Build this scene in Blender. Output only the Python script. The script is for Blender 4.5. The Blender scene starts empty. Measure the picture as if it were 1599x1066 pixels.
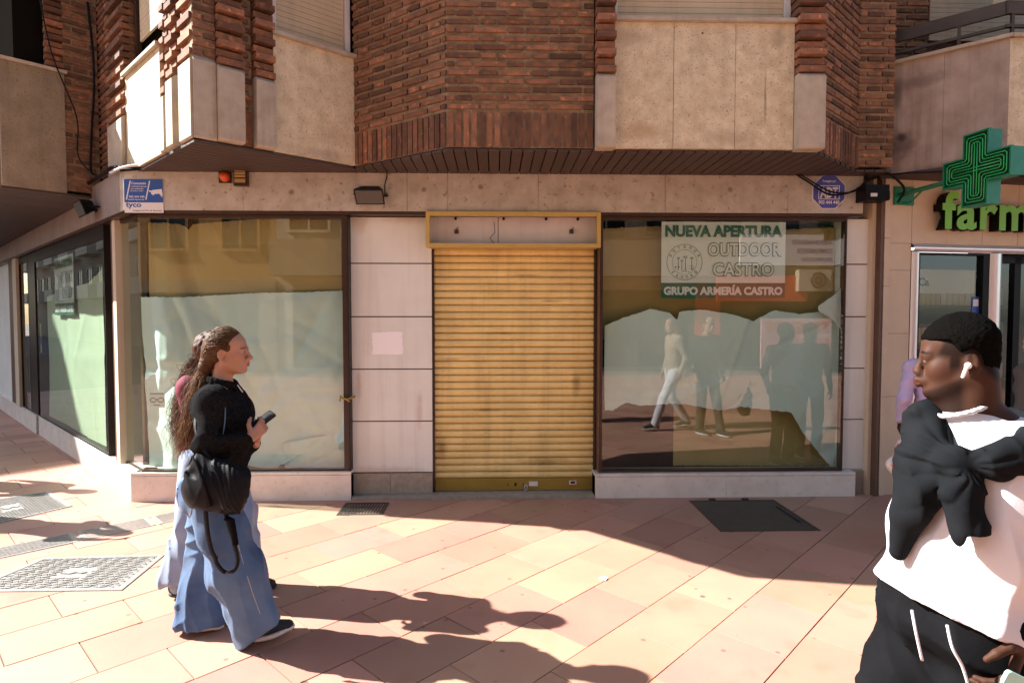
import bpy, bmesh, math, random
import numpy as np
from mathutils import Vector, Matrix
C = bpy.context.scene
COL = C.collection
R = math.radians
random.seed(7)
rng = np.random.default_rng(5)

# ------------------------------------------------------------------ camera, world, sun
cam_d = bpy.data.cameras.new('camera'); cam = bpy.data.objects.new('camera', cam_d); COL.objects.link(cam)
PITCH, YAW, FPX = R(2.23), R(1.58), 950.0
CAMP = Vector((0, -5.65, 1.70))
cam.location = CAMP
cam.rotation_euler = (R(90) - PITCH, 0, -YAW)
cam_d.sensor_width = 36; cam_d.lens = FPX / 1599 * 36
cam_d.clip_start = 0.05; cam_d.clip_end = 500
C.camera = cam
FW = Vector((math.sin(YAW) * math.cos(PITCH), math.cos(YAW) * math.cos(PITCH), -math.sin(PITCH)))
RT = Vector((math.cos(YAW), -math.sin(YAW), 0)); UP = RT.cross(FW)
def ray(x, y): return FW + RT * ((x - 799.5) / FPX) - UP * ((y - 533) / FPX)
def on_ground(x, y, z=0.0):
    r = ray(x, y); return CAMP + r * ((z - CAMP.z) / r.z)
def on_y(x, y, yy=0.0):
    r = ray(x, y); return CAMP + r * ((yy - CAMP.y) / r.y)
def at_depth(x, y, d): return CAMP + ray(x, y) * d

SUN_EL, SUN_DIR = R(37.5), Vector((-1, .2, 0)).normalized()
w = bpy.data.worlds.new('World'); C.world = w; w.use_nodes = True
nt = w.node_tree; nt.nodes.clear()
sky = nt.nodes.new('ShaderNodeTexSky'); sky.sky_type = 'NISHITA'; sky.sun_disc = False
sky.dust_density = 1.5; sky.sun_elevation = SUN_EL; sky.sun_rotation = -math.atan2(-SUN_DIR.x, SUN_DIR.y)
bg = nt.nodes.new('ShaderNodeBackground'); bg.inputs[1].default_value = 0.06
wo = nt.nodes.new('ShaderNodeOutputWorld')
nt.links.new(sky.outputs[0], bg.inputs[0]); nt.links.new(bg.outputs[0], wo.inputs[0])
sl = bpy.data.lights.new('sun', 'SUN'); sl.energy = 4.4; sl.angle = R(0.5); sl.color = (1, .955, .90)
sun = bpy.data.objects.new('sun', sl); COL.objects.link(sun)
sd = Vector((SUN_DIR.x * math.cos(SUN_EL), SUN_DIR.y * math.cos(SUN_EL), math.sin(SUN_EL)))
sun.rotation_euler = sd.to_track_quat('Z', 'Y').to_euler(); sun.location = sd * 30
C.view_settings.view_transform = 'Standard'; C.view_settings.look = 'None'
C.view_settings.gamma = 1; C.view_settings.exposure = 2.16
C.cycles.max_bounces = 8; C.cycles.diffuse_bounces = 5; C.cycles.transparent_max_bounces = 12
C.cycles.caustics_reflective = False; C.cycles.caustics_refractive = False

# ------------------------------------------------------------------ helpers
class MB:
    def __init__(s): s.v = []; s.f = []; s.m = []
    def add(s, vs, fs, mi=0):
        o = len(s.v); s.v += [tuple(p) for p in vs]; s.f += [tuple(i + o for i in f) for f in fs]; s.m += [mi] * len(fs)
    def box(s, x0, x1, y0, y1, z0, z1, fr=None, mi=0):
        P = [(x, y, z) for z in (z0, z1) for x, y in ((x0, y0), (x1, y0), (x1, y1), (x0, y1))]
        if fr: P = [fr.p(*p) for p in P]
        s.add(P, [(3, 2, 1, 0), (4, 5, 6, 7), (0, 1, 5, 4), (1, 2, 6, 5), (2, 3, 7, 6), (3, 0, 4, 7)], mi)
    def prism(s, poly, z0, z1, mi=0):
        n = len(poly)
        s.add([(x, y, z0) for x, y in poly] + [(x, y, z1) for x, y in poly],
              [tuple(range(n))[::-1], tuple(range(n, 2 * n))] + [(i, (i + 1) % n, (i + 1) % n + n, i + n) for i in range(n)], mi)
    def plate(s, poly, fr, n0, n1, mi=0):    # polygon given in (u, z) of a frame, thickness along its normal
        k = len(poly)
        s.add([fr.p(u, n0, z) for u, z in poly] + [fr.p(u, n1, z) for u, z in poly],
              [tuple(range(k))[::-1], tuple(range(k, 2 * k))] + [(i, (i + 1) % k, (i + 1) % k + k, i + k) for i in range(k)], mi)
    def quad(s, *ps, mi=0): s.add(ps, [tuple(range(len(ps)))], mi)
    def tube(s, path, r, seg=8, mi=0, closed=False):
        path = [Vector(p) for p in path]; n = len(path)
        rr = r if isinstance(r, (list, tuple)) else [r] * n
        vs = []; prev = None
        for i, p in enumerate(path):
            if closed: t = path[(i + 1) % n] - path[i - 1]
            else: t = path[min(i + 1, n - 1)] - path[max(i - 1, 0)]
            if t.length < 1e-9: t = Vector((0, 0, 1))
            t.normalize()
            a = prev if prev is not None else (Vector((0, 0, 1)) if abs(t.z) < .9 else Vector((1, 0, 0)))
            a = (a - t * a.dot(t)); a = a.normalized() if a.length > 1e-6 else t.orthogonal().normalized()
            prev = a; b = t.cross(a)
            for k in range(seg):
                th = 2 * math.pi * k / seg
                vs.append(p + a * (rr[i] * math.cos(th)) + b * (rr[i] * math.sin(th)))
        fs = []
        for i in range(n if closed else n - 1):
            j = (i + 1) % n
            for k in range(seg):
                fs.append((i * seg + k, i * seg + (k + 1) % seg, j * seg + (k + 1) % seg, j * seg + k))
        if not closed: fs += [tuple(range(seg))[::-1], tuple(range((n - 1) * seg, n * seg))]
        s.add(vs, fs, mi)
    def build(s, name, mats, parent=None, smooth=False, recalc=True):
        me = bpy.data.meshes.new(name); me.from_pydata(s.v, [], s.f)
        ms = mats if isinstance(mats, (list, tuple)) else [mats]
        for m in ms: me.materials.append(m)
        if len(ms) > 1: me.polygons.foreach_set('material_index', s.m)
        if recalc:
            bm = bmesh.new(); bm.from_mesh(me); bmesh.ops.recalc_face_normals(bm, faces=bm.faces); bm.to_mesh(me); bm.free()
        if smooth: me.polygons.foreach_set('use_smooth', [True] * len(me.polygons))
        me.update()
        return link(name, me, parent)
def link(name, me, parent=None):
    o = bpy.data.objects.new(name, me); COL.objects.link(o)
    if parent is not None:
        o.parent = parent
        o.matrix_parent_inverse = parent.matrix_basis.inverted() if parent.parent is None else (parent.parent.matrix_basis @ parent.matrix_parent_inverse @ parent.matrix_basis).inverted()
    return o
class Frame:     # wall frame: u along the wall, n outwards, z up
    def __init__(s, o, u):
        s.o = Vector((o[0], o[1], 0)); s.u = Vector((u[0], u[1], 0)).normalized(); s.n = Vector((s.u.y, -s.u.x, 0))
    def p(s, u, n, z): q = s.o + s.u * u + s.n * n; return (q.x, q.y, z)
def thing(name, label, cat, loc=(0, 0, 0), group=None):
    o = bpy.data.objects.new(name, None); COL.objects.link(o); o.location = loc; o.empty_display_size = .1
    return tag(o, label, cat, group)
def tag(o, label, cat, group=None):
    o['label'] = label; o['category'] = cat
    if group: o['group'] = group
    return o
def struct(o, kind='structure'): o['kind'] = kind; return o

def mat(name, col, rough=.8, var=None, vs=6.0, vmix=.5, bump=0, bs=60.0, metal=0, coat=0, island=0, spec=.5, speck=None, sscale=90, streak=0, detail=6, sheen=0, sss=0, ihue=0):
    m = bpy.data.materials.new(name); m.use_nodes = True; N = m.node_tree.nodes; L = m.node_tree.links
    b = N['Principled BSDF']; b.inputs['Roughness'].default_value = rough; b.inputs['Metallic'].default_value = metal
    b.inputs['Coat Weight'].default_value = coat; b.inputs['Specular IOR Level'].default_value = spec
    if sheen: b.inputs['Sheen Weight'].default_value = sheen
    if sss: b.inputs['Subsurface Weight'].default_value = sss; b.inputs['Subsurface Radius'].default_value = (.012, .005, .003); b.inputs['Subsurface Scale'].default_value = 1
    tc = N.new('ShaderNodeNewGeometry'); src = tc.outputs['Position']
    rgb = N.new('ShaderNodeRGB'); rgb.outputs[0].default_value = (*col, 1); cur = rgb.outputs[0]
    def mixc(fac, a, c, t='MIX'):
        x = N.new('ShaderNodeMix'); x.data_type = 'RGBA'; x.blend_type = t
        if isinstance(fac, (int, float)): x.inputs[0].default_value = fac
        else: L.new(fac, x.inputs[0])
        L.new(a, x.inputs[6])
        if isinstance(c, tuple): x.inputs[7].default_value = (*c, 1)
        else: L.new(c, x.inputs[7])
        return x.outputs[2]
    def ramp(s_, lo, hi, a=0, c=1):
        r = N.new('ShaderNodeMapRange'); r.inputs[1].default_value = lo; r.inputs[2].default_value = hi
        r.inputs[3].default_value = a; r.inputs[4].default_value = c; L.new(s_, r.inputs[0]); return r.outputs[0]
    def noise(scale, det=6, vec=None, ro=.6, dist=0):
        n = N.new('ShaderNodeTexNoise'); n.inputs['Scale'].default_value = scale; n.inputs['Detail'].default_value = det
        n.inputs['Roughness'].default_value = ro; n.inputs['Distortion'].default_value = dist; L.new(vec or src, n.inputs['Vector']); return n.outputs[0]
    if var: cur = mixc(ramp(noise(vs, detail), .35, .68, 0, vmix), cur, var)
    if speck: cur = mixc(ramp(noise(sscale, 2), .60, .70, 0, .8), cur, speck)
    if streak:
        mp = N.new('ShaderNodeMapping'); mp.inputs['Scale'].default_value = (14, 14, .7); L.new(src, mp.inputs[0])
        cur = mixc(ramp(noise(1, 5, mp.outputs[0]), .48, .78, 0, streak), cur, (.06, .05, .045))
    if island:
        sc = N.new('ShaderNodeHueSaturation'); L.new(cur, sc.inputs['Color'])
        L.new(ramp(tc.outputs['Random Per Island'], 0, 1, 1 - island, 1 + island), sc.inputs['Value'])
        if ihue:
            mm = N.new('ShaderNodeMath'); mm.operation = 'MULTIPLY'; mm.inputs[1].default_value = 7.31; L.new(tc.outputs['Random Per Island'], mm.inputs[0]); m2 = N.new('ShaderNodeMath'); m2.operation = 'FRACT'; L.new(mm.outputs[0], m2.inputs[0]); L.new(ramp(m2.outputs[0], 0, 1, .5 - ihue, .5 + ihue), sc.inputs['Hue'])
        cur = sc.outputs[0]
    L.new(cur, b.inputs['Base Color'])
    if bump:
        bp = N.new('ShaderNodeBump'); bp.inputs['Strength'].default_value = min(1, bump); bp.inputs['Distance'].default_value = .004 if bump <= 1 else .004 * bump
        L.new(noise(bs, 4), bp.inputs['Height']); L.new(bp.outputs[0], b.inputs['Normal'])
    m['_'] = 1
    return m
def glass_mat(name, f0=.10, tint=(.83, .95, .89), rough=0.0):
    m = bpy.data.materials.new(name); m.use_nodes = True; N = m.node_tree.nodes; L = m.node_tree.links; N.clear()
    t = N.new('ShaderNodeBsdfTransparent'); t.inputs[0].default_value = (*tint, 1)
    g = N.new('ShaderNodeBsdfGlossy'); g.inputs['Roughness'].default_value = rough
    lw = N.new('ShaderNodeLayerWeight'); lw.inputs[0].default_value = .5
    pw = N.new('ShaderNodeMath'); pw.operation = 'POWER'; pw.inputs[1].default_value = 4.5; L.new(lw.outputs['Facing'], pw.inputs[0])
    mr = N.new('ShaderNodeMapRange'); mr.inputs[3].default_value = f0; mr.inputs[4].default_value = .95; L.new(pw.outputs[0], mr.inputs[0])
    mx = N.new('ShaderNodeMixShader'); L.new(mr.outputs[0], mx.inputs[0]); L.new(t.outputs[0], mx.inputs[1]); L.new(g.outputs[0], mx.inputs[2])
    o = N.new('ShaderNodeOutputMaterial'); L.new(mx.outputs[0], o.inputs[0]); return m

M = {}
M['tile'] = mat('terracotta_tile', (.375, .185, .135), .6, (.40, .235, .16), 1.1, .9, .25, 45, island=.15, ihue=.012, speck=(.36, .18, .12), sscale=3)
def spots(m, col=(.07, .055, .05), scale=2.3, size=.022):     # trodden chewing gum and small stains
    N = m.node_tree.nodes; L = m.node_tree.links; b = N['Principled BSDF']; s_ = b.inputs['Base Color'].links[0].from_socket
    g = N.new('ShaderNodeNewGeometry'); v = N.new('ShaderNodeTexVoronoi'); v.inputs['Scale'].default_value = scale; L.new(g.outputs['Position'], v.inputs['Vector'])
    r = N.new('ShaderNodeMapRange'); r.inputs[1].default_value = size * scale; r.inputs[2].default_value = size * scale * .7; r.inputs[3].default_value = 0; r.inputs[4].default_value = .75; L.new(v.outputs['Distance'], r.inputs[0])
    x = N.new('ShaderNodeMix'); x.data_type = 'RGBA'; L.new(r.outputs[0], x.inputs[0]); L.new(s_, x.inputs[6]); x.inputs[7].default_value = (*col, 1); L.new(x.outputs[2], b.inputs['Base Color'])
spots(M['tile']); spots(M['tile'], (.16, .09, .065), 5.5, .016)
M['grout'] = mat('grout', (.11, .08, .06), .95, (.20, .14, .10), 20, .6, .5, 120)
M['asphalt'] = mat('asphalt', (.16, .13, .11), .9, (.12, .10, .09), 2, .6, .4, 90)
M['concrete'] = mat('aggregate_concrete', (.68, .60, .42), .88, (.46, .38, .245), 9, .85, 1.0, 95, speck=(.24, .17, .10), sscale=75, streak=.16)
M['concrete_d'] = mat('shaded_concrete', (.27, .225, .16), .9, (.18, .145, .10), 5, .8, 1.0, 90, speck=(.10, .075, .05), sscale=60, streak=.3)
M['concrete2'] = mat('grey_concrete', (.42, .35, .29), .88, (.22, .16, .125), 3.2, .8, .6, 80, streak=.4)
M['cast'] = mat('cast_concrete', (.46, .41, .32), .85, (.30, .25, .19), 8, .6, .5, 90, streak=.3)
M['marble'] = mat('fascia_marble', (.54, .51, .44), .42, (.33, .29, .23), 6, .8, .15, 30, speck=(.24, .155, .115), sscale=16, streak=.12)
M['marble_d'] = mat('shaded_marble', (.30, .25, .225), .6, (.20, .16, .145), 4, .7, .15, 30, streak=.3)  # marble darkened: shade under the wing soffit put into the colour, plus dirt streaks
M['marble_l'] = mat('plinth_marble', (.76, .71, .64), .5, (.60, .54, .47), 5, .7, .2, 40, speck=(.60, .53, .46), sscale=20)
M['pinkstone'] = mat('pink_render', (.76, .785, .735), .65, (.68, .68, .62), 2.5, .7, .12, 60, streak=.16)
M['granite'] = mat('grey_granite', (.36, .31, .245), .7, (.24, .20, .155), 22, .7, .4, 120)
M['brick'] = mat('clay_brick', (.23, .10, .048), .85, (.095, .055, .038), 14, .9, .8, 140, island=.55, speck=(.42, .17, .075), sscale=22)
M['mortar'] = mat('dark_mortar', (.34, .265, .165), .95, (.07, .045, .03), 9, .7, .8, 120)
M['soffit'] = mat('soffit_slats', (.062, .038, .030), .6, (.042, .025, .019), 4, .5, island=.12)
M['black'] = mat('black_metal', (.012, .010, .009), .4, (.018, .013, .010), 20, .5, spec=.2)
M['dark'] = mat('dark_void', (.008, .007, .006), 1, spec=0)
M['bronze'] = mat('bronze_frame', (.06, .03, .02), .35, (.035, .02, .015), 12, .6, metal=.3)
M['brown'] = mat('brown_jamb', (.12, .065, .042), .5, (.075, .04, .028), 12, .6)
M['mirror'] = mat('bright_steel', (.86, .86, .88), .28, metal=.55)
M['gold'] = mat('gold_shutter', (.82, .655, .28), .5, (.64, .49, .20), 4, .8, .2, 60, metal=.05, streak=.22)
M['gold2'] = mat('olive_gold_bar', (.33, .22, .035), .45, (.25, .16, .03), 9, .6, metal=.15)
M['yellow'] = mat('yellow_frame', (.54, .39, .12), .4, (.42, .29, .08), 14, .5)
M['white'] = mat('white_panel', (.72, .69, .68), .55, (.54, .50, .50), 4, .5, streak=.15)
M['paper'] = mat('white_paper', (.67, .74, .715), .85, (.59, .65, .62), 2.5, .6)
M['paper_y'] = mat('cream_paper', (.56, .60, .44), .85, (.48, .52, .36), 3, .6)
M['kraft'] = mat('kraft_paper', (.40, .265, .10), .8, (.34, .22, .08), 2.5, .6)
M['room'] = mat('shop_interior', (.055, .045, .04), .9, (.03, .025, .02), 2, .6)
M['glass'] = glass_mat('shop_glass', .115)
M['glass_c'] = glass_mat('clear_glass', .10, (.9, .95, .93))
M['blind'] = mat('roller_blind', (.56, .46, .30), .6, (.46, .37, .22), 5, .6, streak=.2)
M['blackp'] = mat('black_plastic', (.006, .006, .0065), .45, spec=.15)
M['iron'] = mat('cast_iron', (.30, .29, .27), .55, (.20, .19, .175), 30, .7, .5, 120, metal=.35)
M['iron_d'] = mat('dark_iron', (.075, .062, .048), .6, (.045, .038, .03), 6, .7, .5, 90, metal=.3)
M['green'] = mat('cross_green', (.008, .20, .095), .35, (.006, .13, .06), 8, .5)
M['dgreen'] = mat('cross_face', (.002, .035, .014), .3)
M['neon'] = mat('neon_tube', (.02, .38, .10), .25)
M['lime'] = mat('lime_face', (.17, .50, .02), .4)
M['ptile'] = mat('pharmacy_tile', (.62, .50, .36), .5, (.54, .42, .29), 6, .6, .1, 50, island=.06)
M['blue'] = mat('sign_blue', (.02, .085, .33), .4)
M['adt'] = mat('sign_royal', (.06, .075, .36), .4)
M['signw'] = mat('sign_white', (.72, .70, .68), .5)
M['bgreen'] = mat('banner_green', (.02, .115, .065), .6)
M['orange'] = mat('orange_lens', (.62, .09, .01), .25)
M['red'] = mat('red_panel', (.70, .09, .03), .5)
M['pink'] = mat('pink_poster', (.75, .35, .38), .6)
M['ocher'] = mat('ocher_render', (.50, .28, .10), .9, (.43, .235, .08), 1.2, .6, .1, 40)
M['cream'] = mat('cream_render', (.58, .50, .37), .9, (.48, .41, .30), 1.5, .6)
M['tan'] = mat('tan_render', (.36, .28, .19), .9, (.26, .20, .14), 1, .6)
M['winglass'] = mat('window_glass', (.02, .03, .035), .08)
M['kicker'] = mat('lens_glass', (.05, .045, .04), .2)

def stain(m, ctr, rad, col, stretch=(1, 1, 1), amt=.85, edge=.5):     # soot or rust mark at one place
    N = m.node_tree.nodes; L = m.node_tree.links; b = N['Principled BSDF']; s_ = b.inputs['Base Color'].links[0].from_socket
    g = N.new('ShaderNodeNewGeometry'); sb = N.new('ShaderNodeVectorMath'); sb.operation = 'SUBTRACT'; L.new(g.outputs['Position'], sb.inputs[0]); sb.inputs[1].default_value = ctr
    ml = N.new('ShaderNodeVectorMath'); ml.operation = 'MULTIPLY'; L.new(sb.outputs[0], ml.inputs[0]); ml.inputs[1].default_value = tuple(1 / (rad * q) for q in stretch)
    ln = N.new('ShaderNodeVectorMath'); ln.operation = 'LENGTH'; L.new(ml.outputs[0], ln.inputs[0]); nz = N.new('ShaderNodeTexNoise'); nz.inputs['Scale'].default_value = 14; nz.inputs['Detail'].default_value = 6; L.new(g.outputs['Position'], nz.inputs['Vector'])
    ad = N.new('ShaderNodeMath'); L.new(ln.outputs['Value'], ad.inputs[0]); L.new(nz.outputs[0], ad.inputs[1]); r = N.new('ShaderNodeMapRange'); r.inputs[1].default_value = 1.5; r.inputs[2].default_value = 1.5 - edge; r.inputs[3].default_value = 0; r.inputs[4].default_value = amt; L.new(ad.outputs[0], r.inputs[0])
    x = N.new('ShaderNodeMix'); x.data_type = 'RGBA'; L.new(r.outputs[0], x.inputs[0]); L.new(s_, x.inputs[6]); x.inputs[7].default_value = (*col, 1); L.new(x.outputs[2], b.inputs['Base Color'])
F0 = Frame((0, 0), (1, 0))                # main front, outward is -y
S2 = math.sqrt(.5)
K = (-3.36, 0.0)
class WF(Frame):                           # left wing: u runs away to the left, outward is (-1,-1)
    def __init__(s, o, u): super().__init__(o, u); s.n = -s.n
FW_ = WF(K, (-1, 1))

def text(s, fr, u, z, width, height, n, material, name, parent, extrude=.0015, bold=.0, spacing=1.0, mirror=False, align_l=True, extra=None, resol=3):
    cu = bpy.data.curves.new(name, 'FONT'); cu.body = s; cu.extrude = 0; cu.offset = bold; cu.space_character = spacing; cu.resolution_u = resol
    cu.align_x = 'LEFT'
    o = bpy.data.objects.new('tmp', cu); COL.objects.link(o)
    dg = bpy.context.evaluated_depsgraph_get(); dg.update()
    me = bpy.data.meshes.new_from_object(o.evaluated_get(dg)); bpy.data.objects.remove(o)
    co = np.array([v.co[:] for v in me.vertices]); mn = co.min(0); mx = co.max(0)
    k = (mx - mn); sx = width / k[0]; sy = height / k[1]
    front = []; fs = [tuple(p.vertices) for p in me.polygons]
    for c in co:
        uu = (c[0] - mn[0]) * sx; zz = (c[1] - mn[1]) * sy
        if extra: front.append(extra(uu, zz))
        else: front.append(fr.p(u + uu, n, z + zz))
    bpy.data.meshes.remove(me)
    mb = MB(); mb.add(front, fs)
    ob = mb.build(name, material, parent, recalc=False)
    if extrude:
        md = ob.modifiers.new('thick', 'SOLIDIFY'); md.thickness = extrude; md.offset = 0
    return ob
# ------------------------------------------------------------------ wall builders
def u_at(fr, px, n=0.0):       # where the line of sight through a photo column meets a wall line (u measured on the wall)
    r = ray(px, 500); o = fr.o + fr.n * n
    # CAMP + t r = o + u*fr.u
    a, b, c, d = r.x, -fr.u.x, r.y, -fr.u.y
    e, f = o.x - CAMP.x, o.y - CAMP.y
    return (a * f - c * e) / (a * d - c * b)
COURSE = .0657
def brick_face(mo, br, fr, u0, u1, z0, z1, n=0.0, soldier=False, thick=.12, phase=0):
    mo.box(u0, u1, n - thick, n, z0, z1, fr)
    mo.build('wall', M['mortar'], bld); mo.__init__()
    zz = z0
    if soldier:
        k = max(1, int((u1 - u0) / .0595)); st = (u1 - u0) / k
        for i in range(k):
            br.box(u0 + i * st + .009, u0 + (i + 1) * st - .009, n - .01, n + .014 + random.uniform(-.003, .004), z0 + .004, z0 + .272, fr)
        zz = z0 + .285
    row = phase
    while zz + .045 < z1:
        u = u0 - (0 if row % 2 else .19); big = True
        while u < u1:
            L = .25 if big else .118
            a, b = max(u, u0 + .002), min(u + L, u1 - .002)
            if b - a > .02:
                j = random.uniform(-.003, .005)
                br.box(a, b, n - .01, n + .017 + j, zz + .014 + random.uniform(-.0015, .0015), zz + .049, fr)
            u += L + .020; big = not big
        zz += COURSE; row += 1
    br.build('brickwork', M['brick'], bld); br.__init__()
def brick_pilaster(br, mo, fr, u0, u1, z0, z1, n=.05, deep=.07):
    mo.box(u0 + .015, u1 - .015, -.1, n - .03, z0, z1, fr)
    zz = z0; k = 0
    while zz + .05 < z1:
        d = n + (deep if k % 2 == 0 else deep * .45)
        br.box(u0 - (.004 if k % 2 else 0), u1 + (0 if k % 2 else .004), -.08, d + random.uniform(-.004, .004), zz + .008, zz + .054, fr)
        zz += COURSE; k += 1
    br.build('brick_pilaster', M['brick'], bld); br.__init__(); mo.build('pilaster_core', M['mortar'], bld); mo.__init__()
def cast_base(mb, fr, u0, u1, z0, z1, n0=-.08, n1=.12):
    # cast concrete foot with a bevelled top
    c = .03
    prof = [(n0, z0), (n1 - .012, z0), (n1, z0 + .012), (n1, z1 - c), (n1 - c, z1), (n0, z1)]
    vs = [fr.p(u0, a, b) for a, b in prof] + [fr.p(u1, a, b) for a, b in prof]; k = len(prof)
    mb.add(vs, [tuple(range(k)), tuple(range(k, 2 * k))[::-1]] + [(i, i + k, (i + 1) % k + k, (i + 1) % k) for i in range(k)])
    mb.build('pilaster_foot', M['cast'], bld); mb.__init__()
def slats(mb, fr, u0, u1, z0, z1, n, pitch=.045, depth=.010):
    z = z0
    while z < z1 - .005:
        t = min(z + pitch * .93, z1)
        mb.box(u0, u1, n - .02, n, z, t, fr); mb.box(u0, u1, n - .02, n - depth, t, min(z + pitch, z1), fr)
        z += pitch
def offset_poly(pts, d):
    out = []
    for i, p in enumerate(pts):
        a = Vector(pts[max(i - 1, 0)]); b = Vector(p); c = Vector(pts[min(i + 1, len(pts) - 1)])
        e1 = (b - a).normalized() if i else (c - b).normalized(); e2 = (c - b).normalized() if i < len(pts) - 1 else e1
        n1 = Vector((-e1.y, e1.x)); n2 = Vector((-e2.y, e2.x)); m = (n1 + n2).normalized()
        out.append(tuple(b + m * (d / max(.4, m.dot(n1)))))
    return out

def wp(s, n): q = FW_.p(s, n, 0); return (q[0], q[1])
Q = wp(1.12, .72); I_ = wp(1.12, -.095); KC = (-2.255, -.97); E0 = (-1.25, -.13); BL = (-.38, -.76); BR = (2.60, -.76); IR = (3.27, -.17); IR2 = (3.60, -.17)
PLAN = [wp(30, -.095), wp(16, -.095), wp(16, .72), Q, I_, KC, E0, BL, BR, IR, IR2, (3.60, .25)]
ZB, ZT, ZTOP = 3.05, 5.2, 9.0

BLD=[]
bld = thing('corner_building', 'brown brick corner building with a closed shop on its ground floor and stone panels above', 'building', (0, 0, 0))

# ---- upper storey core, roof mass
mb = MB(); inn = offset_poly(PLAN, .135); back = [(3.60, 9), (-14, 26)]
mb.prism([tuple(p) for p in inn] + back, ZB + .012, ZT)
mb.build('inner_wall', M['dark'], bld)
mb = MB(); mb.prism(PLAN + back, ZT + .002, ZTOP)
def brick_tex(name, c1, c2, cm):
    m = mat(name, c1, .85, bump=.4); N = m.node_tree.nodes; L = m.node_tree.links
    tc = N.new('ShaderNodeNewGeometry'); sx = N.new('ShaderNodeSeparateXYZ'); L.new(tc.outputs['Position'], sx.inputs[0])
    ad = N.new('ShaderNodeMath'); L.new(sx.outputs[0], ad.inputs[0]); L.new(sx.outputs[1], ad.inputs[1])
    cb = N.new('ShaderNodeCombineXYZ'); L.new(ad.outputs[0], cb.inputs[0]); L.new(sx.outputs[2], cb.inputs[1])
    bt = N.new('ShaderNodeTexBrick'); bt.inputs['Color1'].default_value = (*c1, 1); bt.inputs['Color2'].default_value = (*c2, 1); bt.inputs['Mortar'].default_value = (*cm, 1)
    bt.inputs['Scale'].default_value = 1; bt.inputs['Brick Width'].default_value = .26; bt.inputs['Row Height'].default_value = COURSE; bt.inputs['Mortar Size'].default_value = .01
    L.new(cb.outputs[0], bt.inputs['Vector']); L.new(bt.outputs[0], N['Principled BSDF'].inputs['Base Color']); return m
M['bricktex'] = brick_tex('brick_courses', (.24, .08, .04), (.15, .055, .035), (.15, .10, .065))
mb.build('upper_wall', M['bricktex'], bld)

# ---- front bay: left return, front, right return
mo, br, cb = MB(), MB(), MB()
fLR = Frame(E0, Vector(BL) - Vector(E0)); LLR = (Vector(BL) - Vector(E0)).length
fF = Frame(BL, (1, 0)); LF = BR[0] - BL[0]
fRR = Frame(BR, Vector(IR) - Vector(BR)); LRR = (Vector(IR) - Vector(BR)).length
brick_face(mo, br, fLR, 0.0, LLR, ZB, ZT, 0, True)
ub = u_at(fF, 925); u1 = u_at(fF, 957, .06); u2 = u_at(fF, 1237, .06); u3 = LF
brick_face(mo, br, fF, 0.0, ub, ZB, ZT, 0, True, phase=1)
brick_face(mo, br, fRR, .03, LRR, ZB, ZT, 0, True)
fI = Frame(IR, (1, 0)); brick_face(mo, br, fI, 0.0, .33, ZB + .02, ZT, 0, False)
brick_pilaster(br, mo, fF, ub + .01, u1, 3.60, ZT); cast_base(cb, fF, ub + .012, u1, ZB - .02, 3.60)
brick_pilaster(br, mo, fF, u2, u3 - .005, 3.62, ZT); cast_base(cb, fF, u2, u3 - .005, ZB - .02, 3.62)
# spandrel panel of three slabs with sill and blind
def spandrel(fr, u0, u1, z0, zs, splits, matp, n=.03, name='stone_panel'):
    e = [u0] + splits + [u1]
    for i in range(len(e) - 1):
        mb = MB(); mb.box(e[i] + (.002 if i else 0), e[i + 1] - .002, -.10, n, z0, zs - .002, fr); mb.build(name, matp, bld)
    mb = MB(); mb.box(u0 - .01, u1 + .01, -.13, n + .035, zs, zs + .03, fr); mb.build('window_sill', M['cast'], bld)
spandrel(fF, u1 + .003, u2 - .003, ZB - .005, 4.03, [u_at(fF, 1048, .03), u_at(fF, 1143, .03)], M['concrete'])
def blind(fr, u0, u1, z0, z1, n=-.085):
    mb = MB(); slats(mb, fr, u0 + .05, u1 - .05, z0 + .05, z1, n); o = mb.build('roller_blind', M['blind'], bld)
    mb = MB(); mb.box(u0, u0 + .045, n - .03, n + .03, z0, z1, fr); mb.box(u1 - .045, u1, n - .03, n + .03, z0, z1, fr); mb.box(u0 + .045, u1 - .045, n - .03, n + .02, z0, z0 + .045, fr)
    mb.build('blind_guide', M['white'], o)
blind(fF, u1, u2, 4.062, ZT)

# ---- corner oriel: right face
mo, br, cb = MB(), MB(), MB()
fO = Frame(KC, Vector(E0) - Vector(KC)); LO = (Vector(E0) - Vector(KC)).length
a0, a1, a2, a3, a4 = [u_at(fO, p, .02) for p in (345, 385, 403, 433, 551)]
ZC = ZB - .0
cast_base(cb, fO, 0.0, a0 - .002, ZC, 3.66, -.09, .02)
brick_face(mo, br, fO, 0.0, a0, 3.66, ZT, -.01)
cast_base(cb, fO, a0 + .002, a1, ZC + .004, 3.62, -.09, .075); brick_pilaster(br, mo, fO, a0 + .005, a1, 3.62, ZT, .0, .075)
brick_face(mo, br, fO, a1, a2, ZC + .01, ZT, -.04, True)
cast_base(cb, fO, a2, a3 - .003, ZC + .004, 3.60, -.09, .075); brick_pilaster(br, mo, fO, a2, a3 - .005, 3.60, ZT, .0, .075)
spandrel(fO, a3, LO - .005, ZC, 3.98, [], M['concrete'], .02)
blind(fO, a3 + .01, LO - .005, 4.012, ZT)
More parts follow.
